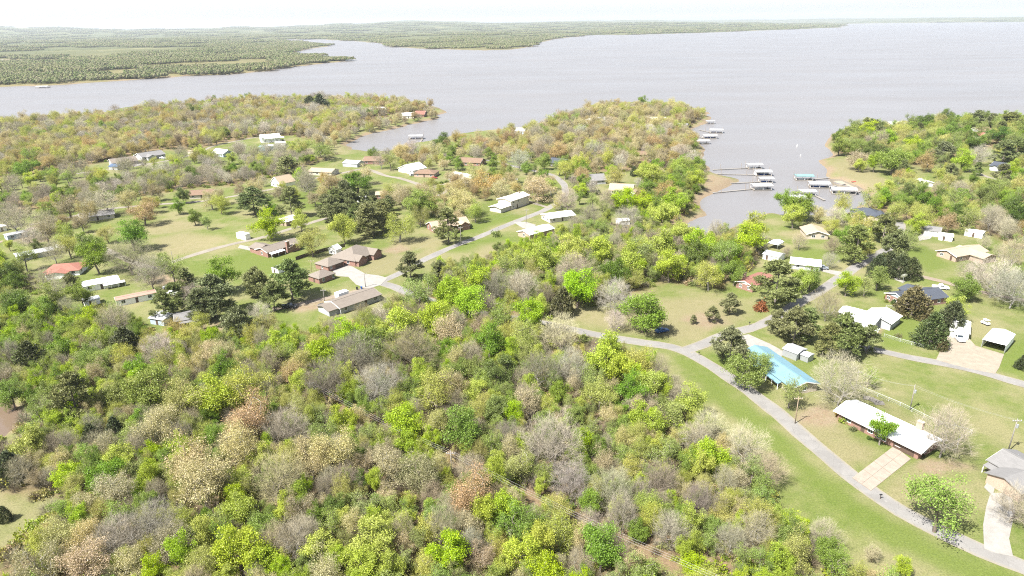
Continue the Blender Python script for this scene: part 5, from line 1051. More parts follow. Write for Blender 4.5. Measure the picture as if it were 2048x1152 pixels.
house('house', 'pale house left of the red-roofed house on the west point', 'house', (806, 232), (828, 231), 15, 3, 0.35, 'gable', 'x', 'white', 'offwhite', 0.5)
house('house', 'white cottage in the trees of the west point', 'house', (752, 219), (770, 219), 13, 3, 0.35, 'gable', 'x', 'white', 'offwhite', 0.5)
for i, (u, v, wd, lab) in enumerate([(96, 132, 16, 'white far-shore house in the trees, leftmost'), (272, 146, 14, 'white far-shore house behind the pale bank'), (622, 119, 14, 'white far-shore house near the spit tip'), (600, 121, 12, 'cream far-shore house second from the spit tip'), (663, 117, 12, 'small white far-shore house on the spit tip'), (240, 126, 12, 'far-shore roof between the dark pines'), (20, 139, 14, 'pale far-shore building at the left edge')]):
    house('house', lab, 'house', (u, v), (u + wd, v - 0.3), 14, 3.5, 0.35, 'gable', 'x', 'white', ['ltgrey', 'white', 'offwhite'][i % 3], 0.5, win=None, door=False)

# ------------------------------------------------------------------ docks
def dock(label, u, v, Lm, Wm, ang, rmat='white', shore=None, roofh=3.0, group='covered boat docks in the cove', enclosed=False):
    """u, v: picture place of the middle of the dock's floating deck"""
    c = G(u, v, ZW + 0.3); root = empty('boat_dock', (c[0], c[1], ZW), ang); tag(root, label, 'boat dock', group)
    a, b = Lm / 2, Wm / 2
    d = MB(); o4 = [(-a, -b), (a, -b), (a, b), (-a, b)]; i4 = [(-a + 1.4, -b + 1.2), (a - 1.0, -b + 1.2), (a - 1.0, b - 1.2), (-a + 1.4, b - 1.2)]
    d.add([(x, y, z) for z in (0.15, 0.55) for x, y in o4 + i4], [f_ for k in range(4) for f_ in ((8 + k, 8 + (k + 1) % 4, 12 + (k + 1) % 4, 12 + k), (k, 4 + k, 4 + (k + 1) % 4, (k + 1) % 4), (k, (k + 1) % 4, 8 + (k + 1) % 4, 8 + k), (4 + k, 12 + k, 12 + (k + 1) % 4, 4 + (k + 1) % 4))]); d.build('deck', M['polegrey'], root)
    for y0_ in (-b + 0.1, b - 1.1): f = MB(); f.box(-a + 0.1, y0_, -0.35, a - 0.1, y0_ + 1.0, 0.15); f.build('float', M['dark'], root)
    for sx in (-1, 0, 1):
        for sy in (-1, 1):
            p = MB(); p.box(sx * (a - 0.3) - 0.07, sy * (b - 0.2) - 0.07, 0.55, sx * (a - 0.3) + 0.07, sy * (b - 0.2) + 0.07, roofh); p.build('post', M['trim'], root)
    r = MB(); sect_roof(r, -a, -b, Lm, Wm, roofh, 'x', 'gable' if Wm > 6 else 'gable', 0.16, 0.5, 0.35); r.build('roof', R[rmat], root)
    if enclosed:
        e = MB(); e.box(-a + 0.1, b - 0.3, 0.55, a - 0.1, b - 0.2, roofh); e.box(-a + 0.1, -b + 0.6, 0.55, -a + 0.2, b - 0.3, roofh); e.build('wall_panel', M['white'], root)
    # a moored hull inside
    hl = MB(); n = 9; rings = []
    for i in range(n):
        x = -a * 0.62 + 1.24 * a * i / (n - 1); wdt = 1.0 * (1 - max(0, (i / (n - 1) - 0.55) / 0.46) ** 2); rings.append([(x, -wdt, 1.05), (x, -wdt * 0.8, 0.35 + 0.25 * (i / (n - 1)) ** 3), (x, wdt * 0.8, 0.35 + 0.25 * (i / (n - 1)) ** 3), (x, wdt, 1.05)])
    hl.loft(rings); hb = hl.build('hull', M['white' if (u + v) % 2 < 1 else 'blue'], None, (c[0], c[1], ZW), ang); hb.name = 'boat'
    tag(hb, 'boat moored under the ' + label.replace('covered boat dock', 'dock roof'), 'boat', 'boats under the dock roofs')
    for sx, sy in ((-1, -1), (1, 1), (-1, 1)):
        p = MB(); p.tube([(sx * (a + 0.35), sy * (b + 0.3), -3), (sx * (a + 0.35), sy * (b + 0.3), 5.4)], 0.09, 6); p.build('piling', M['polewood'], root)
    if shore is not None:
        s = G(*shore, ZW + 0.6); e0 = c + np.array([math.cos(ang), math.sin(ang)]) * (-a if np.dot(s - c, [math.cos(ang), math.sin(ang)]) < 0 else a)
        dv = s - e0; Lg = float(np.linalg.norm(dv)); gw = empty('gangway', (e0[0], e0[1], ZW), math.atan2(dv[1], dv[0])); tag(gw, 'walkway to the ' + label.replace('covered boat dock', 'dock'), 'gangway', 'dock walkways')
        nseg = max(3, int(Lg / 5))
        for k in range(nseg):
            q = MB(); x0 = Lg * k / nseg; x1 = Lg * (k + 1) / nseg - 0.08; q.box(x0, -0.75, 0.35, x1, 0.75, 0.55); q.build('walk_section', M['polegrey'], gw)
            if k % 3 == 1:
                p = MB(); p.tube([(x0, 0.9, -3), (x0, 0.9, 4.6)], 0.09, 6); p.build('piling', M['polewood'], gw)
dock('white-roofed covered boat dock, farthest of the west cove row', 1508, 336, 10, 6, 0.05, 'dock', (1425, 339))
dock('white-roofed covered boat dock with walls, second of the west cove row', 1525, 350, 10.5, 7, -0.05, 'dock', (1425, 347), enclosed=True)
dock('small white-roofed covered boat dock, third of the west cove row', 1531, 364, 8.5, 5.5, -0.04, 'dock', (1460, 366))
dock('white-roofed covered boat dock, nearest of the west cove row', 1522, 378, 11.5, 7.5, 0.02, 'dock', (1425, 385))
dock('teal-roofed covered boat dock on the east side of the cove', 1607, 359, 11, 6.5, -0.15, 'teal', (1660, 355))
dock('pale-roofed covered boat dock in the middle of the east side', 1637, 374, 12, 7, -0.2, 'ltgrey', (1692, 367))
dock('long white-roofed covered boat dock nearest the east shore', 1686, 386, 14, 7, -0.25, 'dock', (1725, 380))
dock('white-roofed covered boat dock behind the cove tree', 1613, 390, 9, 6, 0.0, 'dock', (1650, 400))
dock('low pale covered boat dock half hidden by the cove tree', 1593, 402, 9, 6, 0.0, 'ltgrey', (1606, 428))
dock('white-roofed covered boat dock off the oak point, farthest', 1432, 265, 12, 7, -0.2, 'dock', (1398, 259), group='boat docks off the oak point')
dock('white-roofed covered boat dock off the oak point, middle', 1419, 276, 12, 7, 0.0, 'dock', (1376, 268), group='boat docks off the oak point')
dock('white-roofed covered boat dock off the oak point, nearest', 1403, 287, 12, 7, 0.1, 'dock', (1394, 292), group='boat docks off the oak point')
dock('lone white-roofed covered boat dock in the west inlet', 832, 277, 13, 7, 0.0, 'dock', (840, 285), group='boat docks in the west inlet')
dock('small covered boat dock by the oak point rocks', 1420, 247, 8, 5, 0.0, 'ltgrey', (1412, 243), group='boat docks off the oak point')
dock('dark covered boat dock at the far left shore', 86, 175.5, 22, 9, 0.0, 'ltgrey', (90, 172), group='far shore docks')
for u, v, lab in ((1594, 293, 'farther white buoy in the cove mouth'), (1601, 312, 'nearer white buoy in the cove mouth')):
    c = G(u, v, ZW); b = MB(); b.tube([(0, 0, -0.4), (0, 0, 0.2), (0, 0, 0.5), (0, 0, 1.4), (0, 0, 1.6)], [0.2, 0.45, 0.45, 0.22, 0.05], 10); tag(b.build('buoy', M['white'], None, (c[0], c[1], ZW)), lab, 'buoy', 'white buoys')
c = G(1707, 365, -0.8); k = MB(); k.loft([[(x, -0.42 * w_, 0.35 + e), (x, 0, 0.02 + e), (x, 0.42 * w_, 0.35 + e), (x, 0, 0.3 + e)] for x, w_, e in ((-1.9, 0.05, 0.12), (-1.2, 0.8, 0.02), (0, 1, 0), (1.2, 0.8, 0.02), (1.9, 0.05, 0.12))])
kz = float(ground_z(np.array([c[0]]), np.array([c[1]]))[0]); tag(k.build('kayak', M['redplastic'], None, (c[0], c[1], kz), 0.2), 'red kayak lying by the east cove walkway', 'kayak')

# ------------------------------------------------------------------ vehicles
def car(name, label, cat, u, v, ang, body, kind='suv', z=0.0, group=None):
    c = G(u, v, 0.6); root = empty(name, (c[0], c[1], 0.12), ang); tag(root, label, cat, group)
    L, W, H_ = {'suv': (4.7, 1.9, 1.72), 'sedan': (4.7, 1.82, 1.45), 'pickup': (5.8, 2.0, 1.85), 'van': (5.2, 1.95, 1.95), 'cart': (2.7, 1.3, 1.8)}[kind]
    prof = {'suv': [(-.5, .32), (-.5, .62), (-.47, .98), (-.36, 1.0), (.14, 1.0), (.20, .60), (.46, .55), (.5, .42), (.5, .25)], 'sedan': [(-.5, .35), (-.49, .64), (-.34, .68), (-.2, 1.0), (.08, 1.0), (.24, .66), (.47, .58), (.5, .45), (.5, .25)],
            'pickup': [(-.5, .32), (-.5, .58), (-.12, .58), (-.10, 1.0), (.12, 1.0), (.2, .62), (.47, .56), (.5, .45), (.5, .25)], 'van': [(-.5, .25), (-.5, .7), (-.48, 1.0), (-.4, 1.0), (.22, 1.0), (.36, .62), (.48, .55), (.5, .42), (.5, .22)], 'cart': [(-.5, .25), (-.5, .5), (-.3, .5), (-.28, .42), (.1, .42), (.25, .5), (.42, .5), (.5, .42), (.5, .22)]}[kind]
    prof = [(-.5, .2)] + prof[1:] if prof[0][1] > .2 else prof
    pts = [(x * L, h * H_) for x, h in prof]; m = MB(); rings = []
    for yy, sh in ((-W / 2, 0.0), (-W / 2 + 0.12, 0.05), (W / 2 - 0.12, 0.05), (W / 2, 0.0)):
        rings.append([(x * (1.0 if abs(yy) < W / 2 - 0.01 else 0.985), yy * (1 - (0.16 if h > H_ * 0.75 else 0)), h + (sh if h > 0.5 else 0)) for x, h in pts])
    m.loft(rings); m.build('body', body, root)
    g = MB(); top = [p for p in pts if p[1] > H_ * 0.9]
    if top and kind != 'cart':
        x0 = min(p[0] for p in top); x1 = max(p[0] for p in top); hb = H_ * 0.63
        for s in (-1, 1): g = MB(); g.hexa([(x0 + 0.15, s * W / 2 * 0.98 - 0.02, hb), (x1 + 0.35, s * W / 2 * 0.98 - 0.02, hb), (x1 + 0.35, s * W / 2 * 0.98 + 0.02, hb), (x0 + 0.15, s * W / 2 * 0.98 + 0.02, hb), (x0 + 0.25, s * W / 2 * 0.87 - 0.02, H_ * 0.93), (x1 - 0.05, s * W / 2 * 0.87 - 0.02, H_ * 0.93), (x1 - 0.05, s * W / 2 * 0.87 + 0.02, H_ * 0.93), (x0 + 0.25, s * W / 2 * 0.87 + 0.02, H_ * 0.93)]); g.build('side_window', M['glass'], root)
        ws = MB(); i1 = pts.index(max(top)); a, b = pts[i1], pts[i1 + 1]
        ws.add([(a[0] + 0.06, -W * 0.39, a[1] + 0.03), (a[0] + 0.06, W * 0.39, a[1] + 0.03), (b[0] + 0.08, W * 0.44, b[1] + 0.06), (b[0] + 0.08, -W * 0.44, b[1] + 0.06)], [(0, 1, 2, 3)]); ws.build('windscreen', M['glass'], root)
    if kind == 'cart':
        r = MB(); r.box(-L * .38, -W / 2, H_ - 0.08, L * .3, W / 2, H_); r.build('roof', M['white'], root)
        for sx in (-.35, .27):
            for sy in (-1, 1): p = MB(); p.box(sx * L - .03, sy * W * .45 - .03, .7, sx * L + .03, sy * W * .45 + .03, H_ - .08); p.build('post', M['black'], root)
    if kind == 'pickup':
        bd = MB(); bd.box(-L * .49, -W * .42, H_ * .575, -L * .14, W * .42, H_ * .605); bd.build('load_bed', M['dark'], root)
    rw = 0.36 if kind != 'cart' else 0.22
    for sx in (-.31, .32):
        for sy in (-1, 1):
            t_ = MB(); t_.tube([(sx * L, sy * (W / 2 - 0.16), rw), (sx * L, sy * (W / 2 + 0.02), rw)], rw, 12); to = t_.build('wheel', M['black'], root)
            r = MB(); r.tube([(sx * L, sy * (W / 2 + 0.02), rw), (sx * L, sy * (W / 2 + 0.03), rw)], rw * .55, 8); r.build('rim', M['metal'], to)
    for sy in (-1, 1):
        l = MB(); l.box(L * .485, sy * W * .36 - .14, H_ * .4, L * .505, sy * W * .36 + .14, H_ * .48); l.build('headlight', M['trim'], root)
    return root
def paint(name, col):
    if name not in _mc: tt = NT(name); _mc[name] = tt.bsdf(col, 0.25, 0.5)
    return _mc[name]
Wp, Gp, Kp, Sp, Rp = paint('white_car_paint', (0.75, 0.75, 0.73)), paint('grey_car_paint', (0.18, 0.2, 0.22)), paint('dark_car_paint', (0.025, 0.027, 0.03)), paint('silver_car_paint', (0.45, 0.46, 0.47)), paint('blue_car_paint', (0.03, 0.08, 0.2))
car('parked_car', 'grey car on the white drive of the small white-roofed house', 'car', 1645, 536, -0.25, Gp, 'suv')
car('pickup_truck', 'white pickup parked on grass beside the slate-roofed house', 'pickup', 1881, 575, -0.35, Wp, 'pickup')
car('pickup_truck', 'white pickup facing the camera before the white garage', 'pickup', 1917, 676, -1.75, Wp, 'pickup')
car('utility_cart', 'small white utility cart on the lawn behind the carport', 'cart', 1971, 646, 1.9, Wp, 'cart')
car('pickup_truck', 'dark pickup on the dirt lane under the pine', 'pickup', 578, 613, -0.1, Kp, 'pickup')
car('parked_car', 'black car beside the long low house by the wood', 'car', 648, 612, -0.35, Kp, 'sedan')
car('van', 'white van beside the grey-green mobile home', 'van', 124, 495, -0.2, Wp, 'van')
car('parked_car', 'silver car between the trailers and the dark pine', 'car', 338, 574, 0.4, Sp, 'sedan')
car('pickup_truck', 'white pickup below the silver car at the left', 'pickup', 342, 588, 0.2, Wp, 'pickup')
car('parked_car', 'dark blue car shaded by the green tree at the dry field', 'car', 1324, 661, 0.3, Rp, 'sedan')
car('parked_car', 'white car on the drive of the farther grey ranch house', 'car', 325, 316, 0.3, Wp, 'sedan')
car('parked_car', 'silver car on the drive of the farther grey ranch house', 'car', 333, 317, 0.3, Sp, 'suv')
car('parked_car', 'silver car parked at the loop drive house', 'car', 826, 350, 0.5, Sp, 'suv')
car('parked_car', 'red-brown car at the hedged loop drive', 'car', 868, 356, 0.1, paint('maroon_car_paint', (0.25, 0.03, 0.03)), 'sedan')
car('parked_car', 'white car on the pale drive of the east point', 'car', 2042, 370, 0.4, Wp, 'sedan')
car('parked_car', 'grey car under the oaks at the right of the point', 'car', 1345, 273, 0.1, Gp, 'suv')

# ------------------------------------------------------------------ poles, wires, fences, small things
POLES = {}
def pole(key, label, base, top, mat='polegrey', arm=True, transformer=False):
    c = G(*base); hgt = 9.0
    for _ in range(6):
        u, v, d = proj(c[0], c[1], hgt); hgt *= (base[1] - top[1]) / max(2, (base[1] - float(v)))
    hgt = float(np.clip(hgt, 5.5, 12)); u, v, d = proj(c[0], c[1], hgt); lean = (top[0] - float(u)) / pxm(c[0], c[1], hgt) * 0.5
    root = empty('utility_pole', (c[0], c[1], 0)); tag(root, label, 'utility pole', 'utility poles')
    m = MB(); m.tube([(0, 0, -0.5), (lean * 0.5, 0, hgt * 0.5), (lean, 0, hgt)], [0.15, 0.13, 0.09], 8); m.build('pole', M[mat], root, smooth=True)
    if arm:
        a = MB(); a.box(lean - 1.1, -0.07, hgt - 0.75, lean + 1.1, 0.07, hgt - 0.6); ao = a.build('crossarm', M[mat], root)
        for s in (-1, -0.4, 0.4, 1): i = MB(); i.tube([(lean + s, 0, hgt - 0.6), (lean + s, 0, hgt - 0.4)], 0.05, 6); i.build('insulator', M['trim'], ao)
    if transformer: tr = MB(); tr.tube([(lean + 0.42, 0, hgt - 2.6), (lean + 0.42, 0, hgt - 1.7)], 0.3, 10); tr.build('transformer', M['metal'], root)
    POLES[key] = (c[0] + lean, c[1], hgt); KEEP.append((c[0], c[1], 1.5)); return root
pole('a', 'reddish wooden pole with crossarm at the roadside left of the white-roofed ranch house', (1590, 847), (1597, 793), 'polewood')
pole('b', 'pale pole between the bare tree and the blue-roofed house', (1712, 774), (1716, 749))
pole('c', 'pale pole on the lawn behind the long white-roofed ranch house', (1820, 819), (1830, 769), transformer=True, arm=False)
pole('d', 'pale pole with a transformer near the right edge', (2016, 903), (2036, 837), transformer=True)
pole('e', 'grey pole beside the road bend in front of the brick house', (731, 574), (728, 545))
pole('f', 'grey pole at the dirt lane beside the long low house', (649, 604), (646, 579))
pole('g', 'brown pole behind the hip-roofed brick garage', (622, 543), (625, 520), 'polewood')
pole('h', 'slim pole on the lawn verge of the diagonal road', (1052, 447), (1054, 418))
pole('i', 'slim pole at the foot of the tall pine on the diagonal road', (922, 492), (921, 453))
pole('j', 'slim pole before the broad tan hip roof', (1229, 362), (1230, 345))
pole('k', 'lamp pole beside the left lane', (347, 526), (342, 502), arm=False)
pole('l', 'pole standing in the power-line cut of the foreground wood', (904, 952), (901, 902))
pole('m', 'pole where the power-line cut enters the foreground wood', (622, 800), (621, 762))
pole('n', 'pole at the lower end of the power-line cut', (1430, 1235), (1424, 1150))
pole('o', 'grey twin pole at the back lane hedge', (281, 398), (280, 382))
pole('p', 'pole behind the back lane houses', (352, 312), (351, 299))
def wire(keys, label, zoff=-0.4, sag=0.5, dx=0.0):
    m = MB(); pts = []
    for a, b in zip(keys[:-1], keys[1:]):
        A = np.array(POLES[a]) if isinstance(a, str) else np.array(a); B = np.array(POLES[b]) if isinstance(b, str) else np.array(b)
        for k in range(13): f = k / 12; p = A + (B - A) * f; pts.append((p[0] + dx, p[1], p[2] + zoff - 4 * sag * f * (1 - f)))
    m.tube(pts, 0.014, 3, False); tag(m.build('power_line', M['wire']), label, 'wire', 'overhead wires')
ext = (POLES['d'][0] + 40, POLES['d'][1] - 32, 9.0)
wire(['b', 'c', 'd', ext], 'overhead wire sagging across the lawn between the pale poles, left strand', -0.4, 0.7, -0.5)
wire(['b', 'c', 'd', ext], 'overhead wire sagging across the lawn between the pale poles, right strand', -0.4, 0.8, 0.5)
wire(['a', 'b'], 'service wire from the reddish pole to the pale pole', -0.6, 0.5)
for dx, s in ((-1, 'left'), (0, 'middle'), (1, 'right')): wire(['m', 'l', 'n', (POLES['n'][0] + 35, POLES['n'][1] - 30, 9)], f'overhead wire along the cut through the wood, {s} strand', -0.4, 0.9, dx)
wire(['f', 'e', 'i', 'h'], 'overhead wire following the diagonal road'); wire(['g', 'f'], 'wire between the brick garage pole and the dirt lane pole')
def fence(label, pts, h=1.2, mat='chain', kind='chain', step=3.0):
    W_ = GP(pts); root = empty('chain_link_fence' if kind == 'chain' else 'wooden_fence', (W_[0][0], W_[0][1], 0)); tag(root, label, 'fence'); o = W_[0]
    for a, b in zip(W_[:-1], W_[1:]):
        L = np.linalg.norm(b - a); n = max(1, int(L / step)); ang = math.atan2(*(b - a)[::-1])
        for k in range(n + 1):
            p = a + (b - a) * k / n - o; q = MB(); q.box(-0.04, -0.04, 0, 0.04, 0.04, h + 0.05); x = q.build('post', M[mat], root, (p[0], p[1], 0), ang)
        p = a - o
        if kind == 'chain':
            r = MB(); r.box(0, -0.03, h - 0.05, L, 0.03, h + 0.01); r.build('top_rail', M[mat], root, (p[0], p[1], 0), ang)
            g = MB(); kk = int(L / 0.55)
            for k in range(kk): x0 = L * k / kk; x1 = x0 + 0.9; g.add([(x0, 0, 0.05), (x0 + 0.03, 0, 0.05), (min(x1, L) + 0.03, 0, h - 0.06), (min(x1, L), 0, h - 0.06)], [(0, 1, 2, 3)]); g.add([(min(x1, L), 0.01, 0.05), (min(x1, L) + 0.03, 0.01, 0.05), (x0 + 0.03, 0.01, h - 0.06), (x0, 0.01, h - 0.06)], [(0, 1, 2, 3)])
            g.build('wire_mesh', M[mat], root, (p[0], p[1], 0), ang)
        else:
            def mk(): s = MB(); s.box(0, -0.02, 0.05, 0.17, 0.02, h); return s.mesh('board', M[mat])
            nb = int(L / 0.2)
            for k in range(nb): pp = p + (b - a) * k / nb; place('board', cached(('bd', mat, h), mk), root, (pp[0], pp[1], 0), ang)
fence('chain-link fence round the back lawn of the white-roofed ranch house', [(1712, 776), (1800, 812), (1872, 848), (1943, 868), (1888, 904)])
fence('low chain-link fence on the lawn left of the dark cedar', [(1768, 674), (1800, 684), (1846, 696)])
fence('chain-link fence beside the white-roofed house patio', [(1765, 634), (1772, 616), (1796, 618)])
fence('dark board fence behind the brick garage', [(592, 521), (618, 512), (650, 503), (690, 494)], 1.8, 'darkwood', 'board')
fence('brown board fence beside the hip-roofed brick garage', [(668, 510), (686, 506)], 1.6, 'wood', 'board')
fence('dark board fence behind the nearer far ranch house', [(196, 324), (222, 318), (250, 316)], 1.8, 'darkwood', 'board')
fence('pale fence in front of the tan trees beside the diagonal road', [(990, 359), (1035, 360)], 1.3, 'trim', 'board')
def shrub(label, u, v, wpx, tint, shape='ball', hs=1.0, name='shrub'):
    p = PROTO[shape][0]; c = G(u, v, 0.5); s = wpx / 2 / pxm(c[0], c[1]) / p.R; root = empty(name, (c[0], c[1], 0), u * 1.7); root.scale = (s, s, s * hs); tag(root, label, 'shrub', 'garden shrubs')
    for nm, me in (('stem', p.trunk), ('foliage', p.crown)): o = place(nm, me, root, (0, 0, 0)); o['tint'] = tint
shrub('bright lime clipped hedge at the front of the white-roofed ranch house', 1688, 841, 20, (0.195, 0.285, 0.015)); shrub('yellow-orange shrub at the front corner of the white-roofed ranch house', 1678, 829, 15, (0.285, 0.195, 0.03))
shrub('round grey-green bush before the white-roofed ranch house', 1706, 858, 14, (0.1275, 0.15, 0.06)); shrub('red bush at the garage corner of the white-roofed ranch house', 1831, 909, 14, (0.315, 0.0263, 0.0225)); shrub('dark bush beside the red garage corner bush', 1846, 910, 9, (0.06, 0.075, 0.0375)); shrub('green bush under the young tree before the ranch house', 1738, 875, 10, (0.09, 0.1275, 0.03))
shrub('round rust-red bush at the roadside junction', 1522, 618, 28, (0.24, 0.09, 0.0375), hs=0.9)
for i, (u, v) in enumerate(((1172, 388), (1197, 388), (1218, 390), (1160, 386))): shrub('round clipped green bush before the tan hip roof, number %s from the left' % ['two', 'three', 'four', 'one'][i], u, v, 12, (0.0675, 0.105, 0.0225), hs=1.1)
for i, (u, v) in enumerate(((852, 368), (862, 368), (872, 367), (882, 366), (893, 364))): shrub('low clipped hedge bush along the loop drive, %s from the left' % ['first', 'second', 'third', 'fourth', 'fifth'][i], u, v, 10, (0.105, 0.135, 0.03), hs=0.7)
shrub('green bush left of the slate-roofed house', 1772, 602, 9, (0.15, 0.195, 0.0225)); shrub('dark green bush at the slate-roofed house gable', 1789, 606, 14, (0.075, 0.1275, 0.0225)); shrub('yellow-green bush at the slate-roofed house corner', 1771, 594, 8, (0.225, 0.225, 0.0225))
for i, (u, v) in enumerate(((713, 526), (722, 523), (741, 516), (750, 512), (760, 508))): shrub('small planted bush before the two-gabled brick house, %s from the left' % ['first', 'second', 'third', 'fourth', 'fifth'][i], u, v, 7, (0.1275, 0.18, 0.0375))
shrub('small shrub in a stone ring on the fenced lawn', 1797, 671, 14, (0.1875, 0.1875, 0.09), 'bush'); shrub('brown twiggy bush on the lawn by the brick house', 843, 448, 18, (0.18, 0.135, 0.0975), 'twigbush'); shrub('young green tree-like bush by the diagonal road', 993, 471, 20, (0.15, 0.2025, 0.045), 'bush', 1.3); shrub('lime shrub beside the patio of the white-roofed house', 1791, 643, 12, (0.15, 0.2025, 0.0375))
def binbox(label, u, v, mat):
    c = G(u, v, 0.5); root = empty('wheelie_bin', (c[0], c[1], 0.02)); tag(root, label, 'bin', 'bins'); m = MB(); m.hexa([(-.26, -.28, .05), (.26, -.28, .05), (.26, .28, .05), (-.26, .28, .05), (-.33, -.36, 1.05), (.33, -.36, 1.05), (.33, .36, 1.05), (-.33, .36, 1.05)]); m.build('body', M[mat], root); l = MB(); l.box(-.35, -.39, 1.055, .35, .39, 1.12); l.build('lid', M[mat], root)
binbox('blue bin behind the long low house', 723, 576, 'blue'); binbox('black bin left of the blue bin', 714, 577, 'dark'); binbox('dark bin at the gravel yard entrance', 1877, 697, 'dark')
def mailbox(label, u, v):
    c = G(u, v, 0.5); root = empty('mailbox', (c[0], c[1], 0)); tag(root, label, 'mailbox', 'mailboxes'); p = MB(); p.box(-.05, -.05, 0, .05, .05, 1.05); p.build('post', M['darkwood'], root); b = MB(); b.loft([[(x, -.13, 1.05), (x, .13, 1.05), (x, .13, 1.2), (x, .07, 1.3), (x, -.07, 1.3), (x, -.13, 1.2)] for x in (-.28, .28)]); b.build('box', M['dark'], root)
mailbox('dark mailbox at the road below the slab drive', 1761, 994); mailbox('black mailbox at the junction verge', 1499, 648); mailbox('mailbox by the lawn corner at the junction', 1398, 708)
# satellite dish and spare pallets behind the houses
c = G(1806, 562, 0.5); root = empty('satellite_dish', (c[0], c[1], 0)); tag(root, 'large white satellite dish beside the slate roof', 'satellite dish')
m = MB(); m.tube([(0, 0, 0), (0, 0, 2.4)], 0.07, 8); m.build('mast', M['metal'], root)
m = MB(); rr_ = [(r * 0.16, r) for r in np.linspace(0.02, 1.3, 7)]; m.loft([[(math.cos(a) * r, -0.55 * math.sin(a) * r + d * 1.2 - 0.2, 2.6 + math.sin(a) * r * 0.85 + d) for a in np.linspace(0, 2 * math.pi, 17)[:-1]] for d, r in rr_], False); m.build('reflector', M['white'], root, smooth=True)
for i, (u, v, a) in enumerate(((1737, 797, 0.2), (1748, 801, -0.3), (1757, 806, 0.6))):
    c = G(u, v, 0.2); root = empty('pallet_stack', (c[0], c[1], 0.02), -0.7 + a); tag(root, ['pile of grey boards nearest the bare tree behind the ranch house', 'middle pile of grey boards behind the ranch house', 'pile of grey boards farthest right behind the ranch house'][i], 'board pile', 'board piles')
    for k in range(7): s = MB(); s.box(-1.3, -0.9 + k * 0.26, 0.1 + 0.1 * (k % 2), 1.3, -0.72 + k * 0.26, 0.35 + 0.12 * (k % 3)); s.build('board', M['polegrey'], root)
# ------------------------------------------------------------------ trees: the largest ones singly, the rest as woodland
ZS, SINGLE, TU, TV = build_trees()
LAND = [('the long white-roofed ranch house', 1780, 850), ('the sky-blue roof', 1560, 740), ('the road junction', 1380, 700), ('the white carport', 1990, 680), ('the slate-roofed house', 1820, 575), ('the red-brown roof', 1495, 560), ('the tan-roofed stone house', 1632, 475), ('the two-gabled brick house', 720, 505),
        ('the long low brown roof at the wood', 715, 598), ('the left brick ranch house', 560, 490), ('the dull red roof', 125, 535), ('the muddy pond', 20, 840), ('the lower left meadow', 30, 1040), ('the pole in the power-line cut', 903, 950), ('the lower end of the power-line cut', 1240, 1088), ('the upper end of the power-line cut', 620, 795), ('the bottom edge centre', 760, 1190), ('the dry field', 1300, 645), ('the cove docks', 1520, 375), ('the east cove ramp', 1690, 365), ('the cream two-storey house', 1030, 400), ('the loop drive', 870, 378), ('the oak point tip', 1400, 235), ('the west inlet', 740, 290), ('the teal-blue shed', 522, 295), ('the far grey ranch houses', 280, 320), ('the grey-green mobile home', 70, 505), ('the dark pines by the porch-post house', 400, 640), ('the bend of the curved road', 1600, 870), ('the grey-shingled house', 2020, 945), ('the east point tip', 1690, 280), ('the wood edge by the curved road', 1450, 860), ('the middle of the wood', 1060, 780), ('the left wood slope', 300, 820), ('the bottom left corner', 60, 1150), ('the wood below the dirt lane', 560, 730), ('the pale green roof', 1080, 462), ('the broad tan-roofed house', 1905, 495), ('the oak point houses', 1100, 310)]
LP = GP([(a[1], a[2]) for a in LAND])
ORD = ['', 'second ', 'third ', 'fourth ', 'fifth ', 'sixth ', 'seventh ', 'eighth ', 'ninth ', 'tenth ', 'eleventh ', 'twelfth ', 'thirteenth ', 'fourteenth ', 'fifteenth ', 'sixteenth ', 'seventeenth ', 'eighteenth ', 'nineteenth ', 'twentieth ']
buck = {}
for i in SINGLE:
    tr = TREES[i]; d = np.hypot(LP[:, 0] - tr[0], LP[:, 1] - tr[1]); uvd = np.hypot(np.array([a[1] for a in LAND]) - TU[i], (np.array([a[2] for a in LAND]) - TV[i]) * 1.5)
    j = int(np.argmin(uvd)); buck.setdefault((tr[4], j), []).append((uvd[j], i))
GRP = {'leafy_tree': 'green leafy trees', 'budding_tree': 'budding spring trees', 'bare_tree': 'bare trees', 'pine_tree': 'pines', 'cedar_tree': 'cedars'}
for (k, j), items in buck.items():
    items.sort(); shape, tint, nm, look = KIND[k]
    for n_, (dd, i) in enumerate(items):
        x, y, s, zs, kk, pi, rot = TREES[i]; p = PROTO[shape][pi]
        root = bpy.data.objects.new(nm, None); root.location = (x, y, ZS[i]); root.rotation_euler = (0, 0, rot); root.scale = (s, s, zs); link(root)
        tag(root, f"{look}, {ORD[n_]}closest to {LAND[j][0]}" if len(items) > 1 else f"{look} nearest {LAND[j][0]}", nm.replace('_', ' '), GRP[nm])
        f = 0.9 + 0.25 * rng.random(3); col = (tint[0] * f[0], tint[1] * (f[0] * 0.5 + f[1] * 0.5), tint[2] * f[2], 1)
        for part, me in (('trunk', p.trunk), ('crown', p.crown)):
            o = bpy.data.objects.new(part, me); link(o, root)
            if part == 'crown': o['tint'] = col[:3]
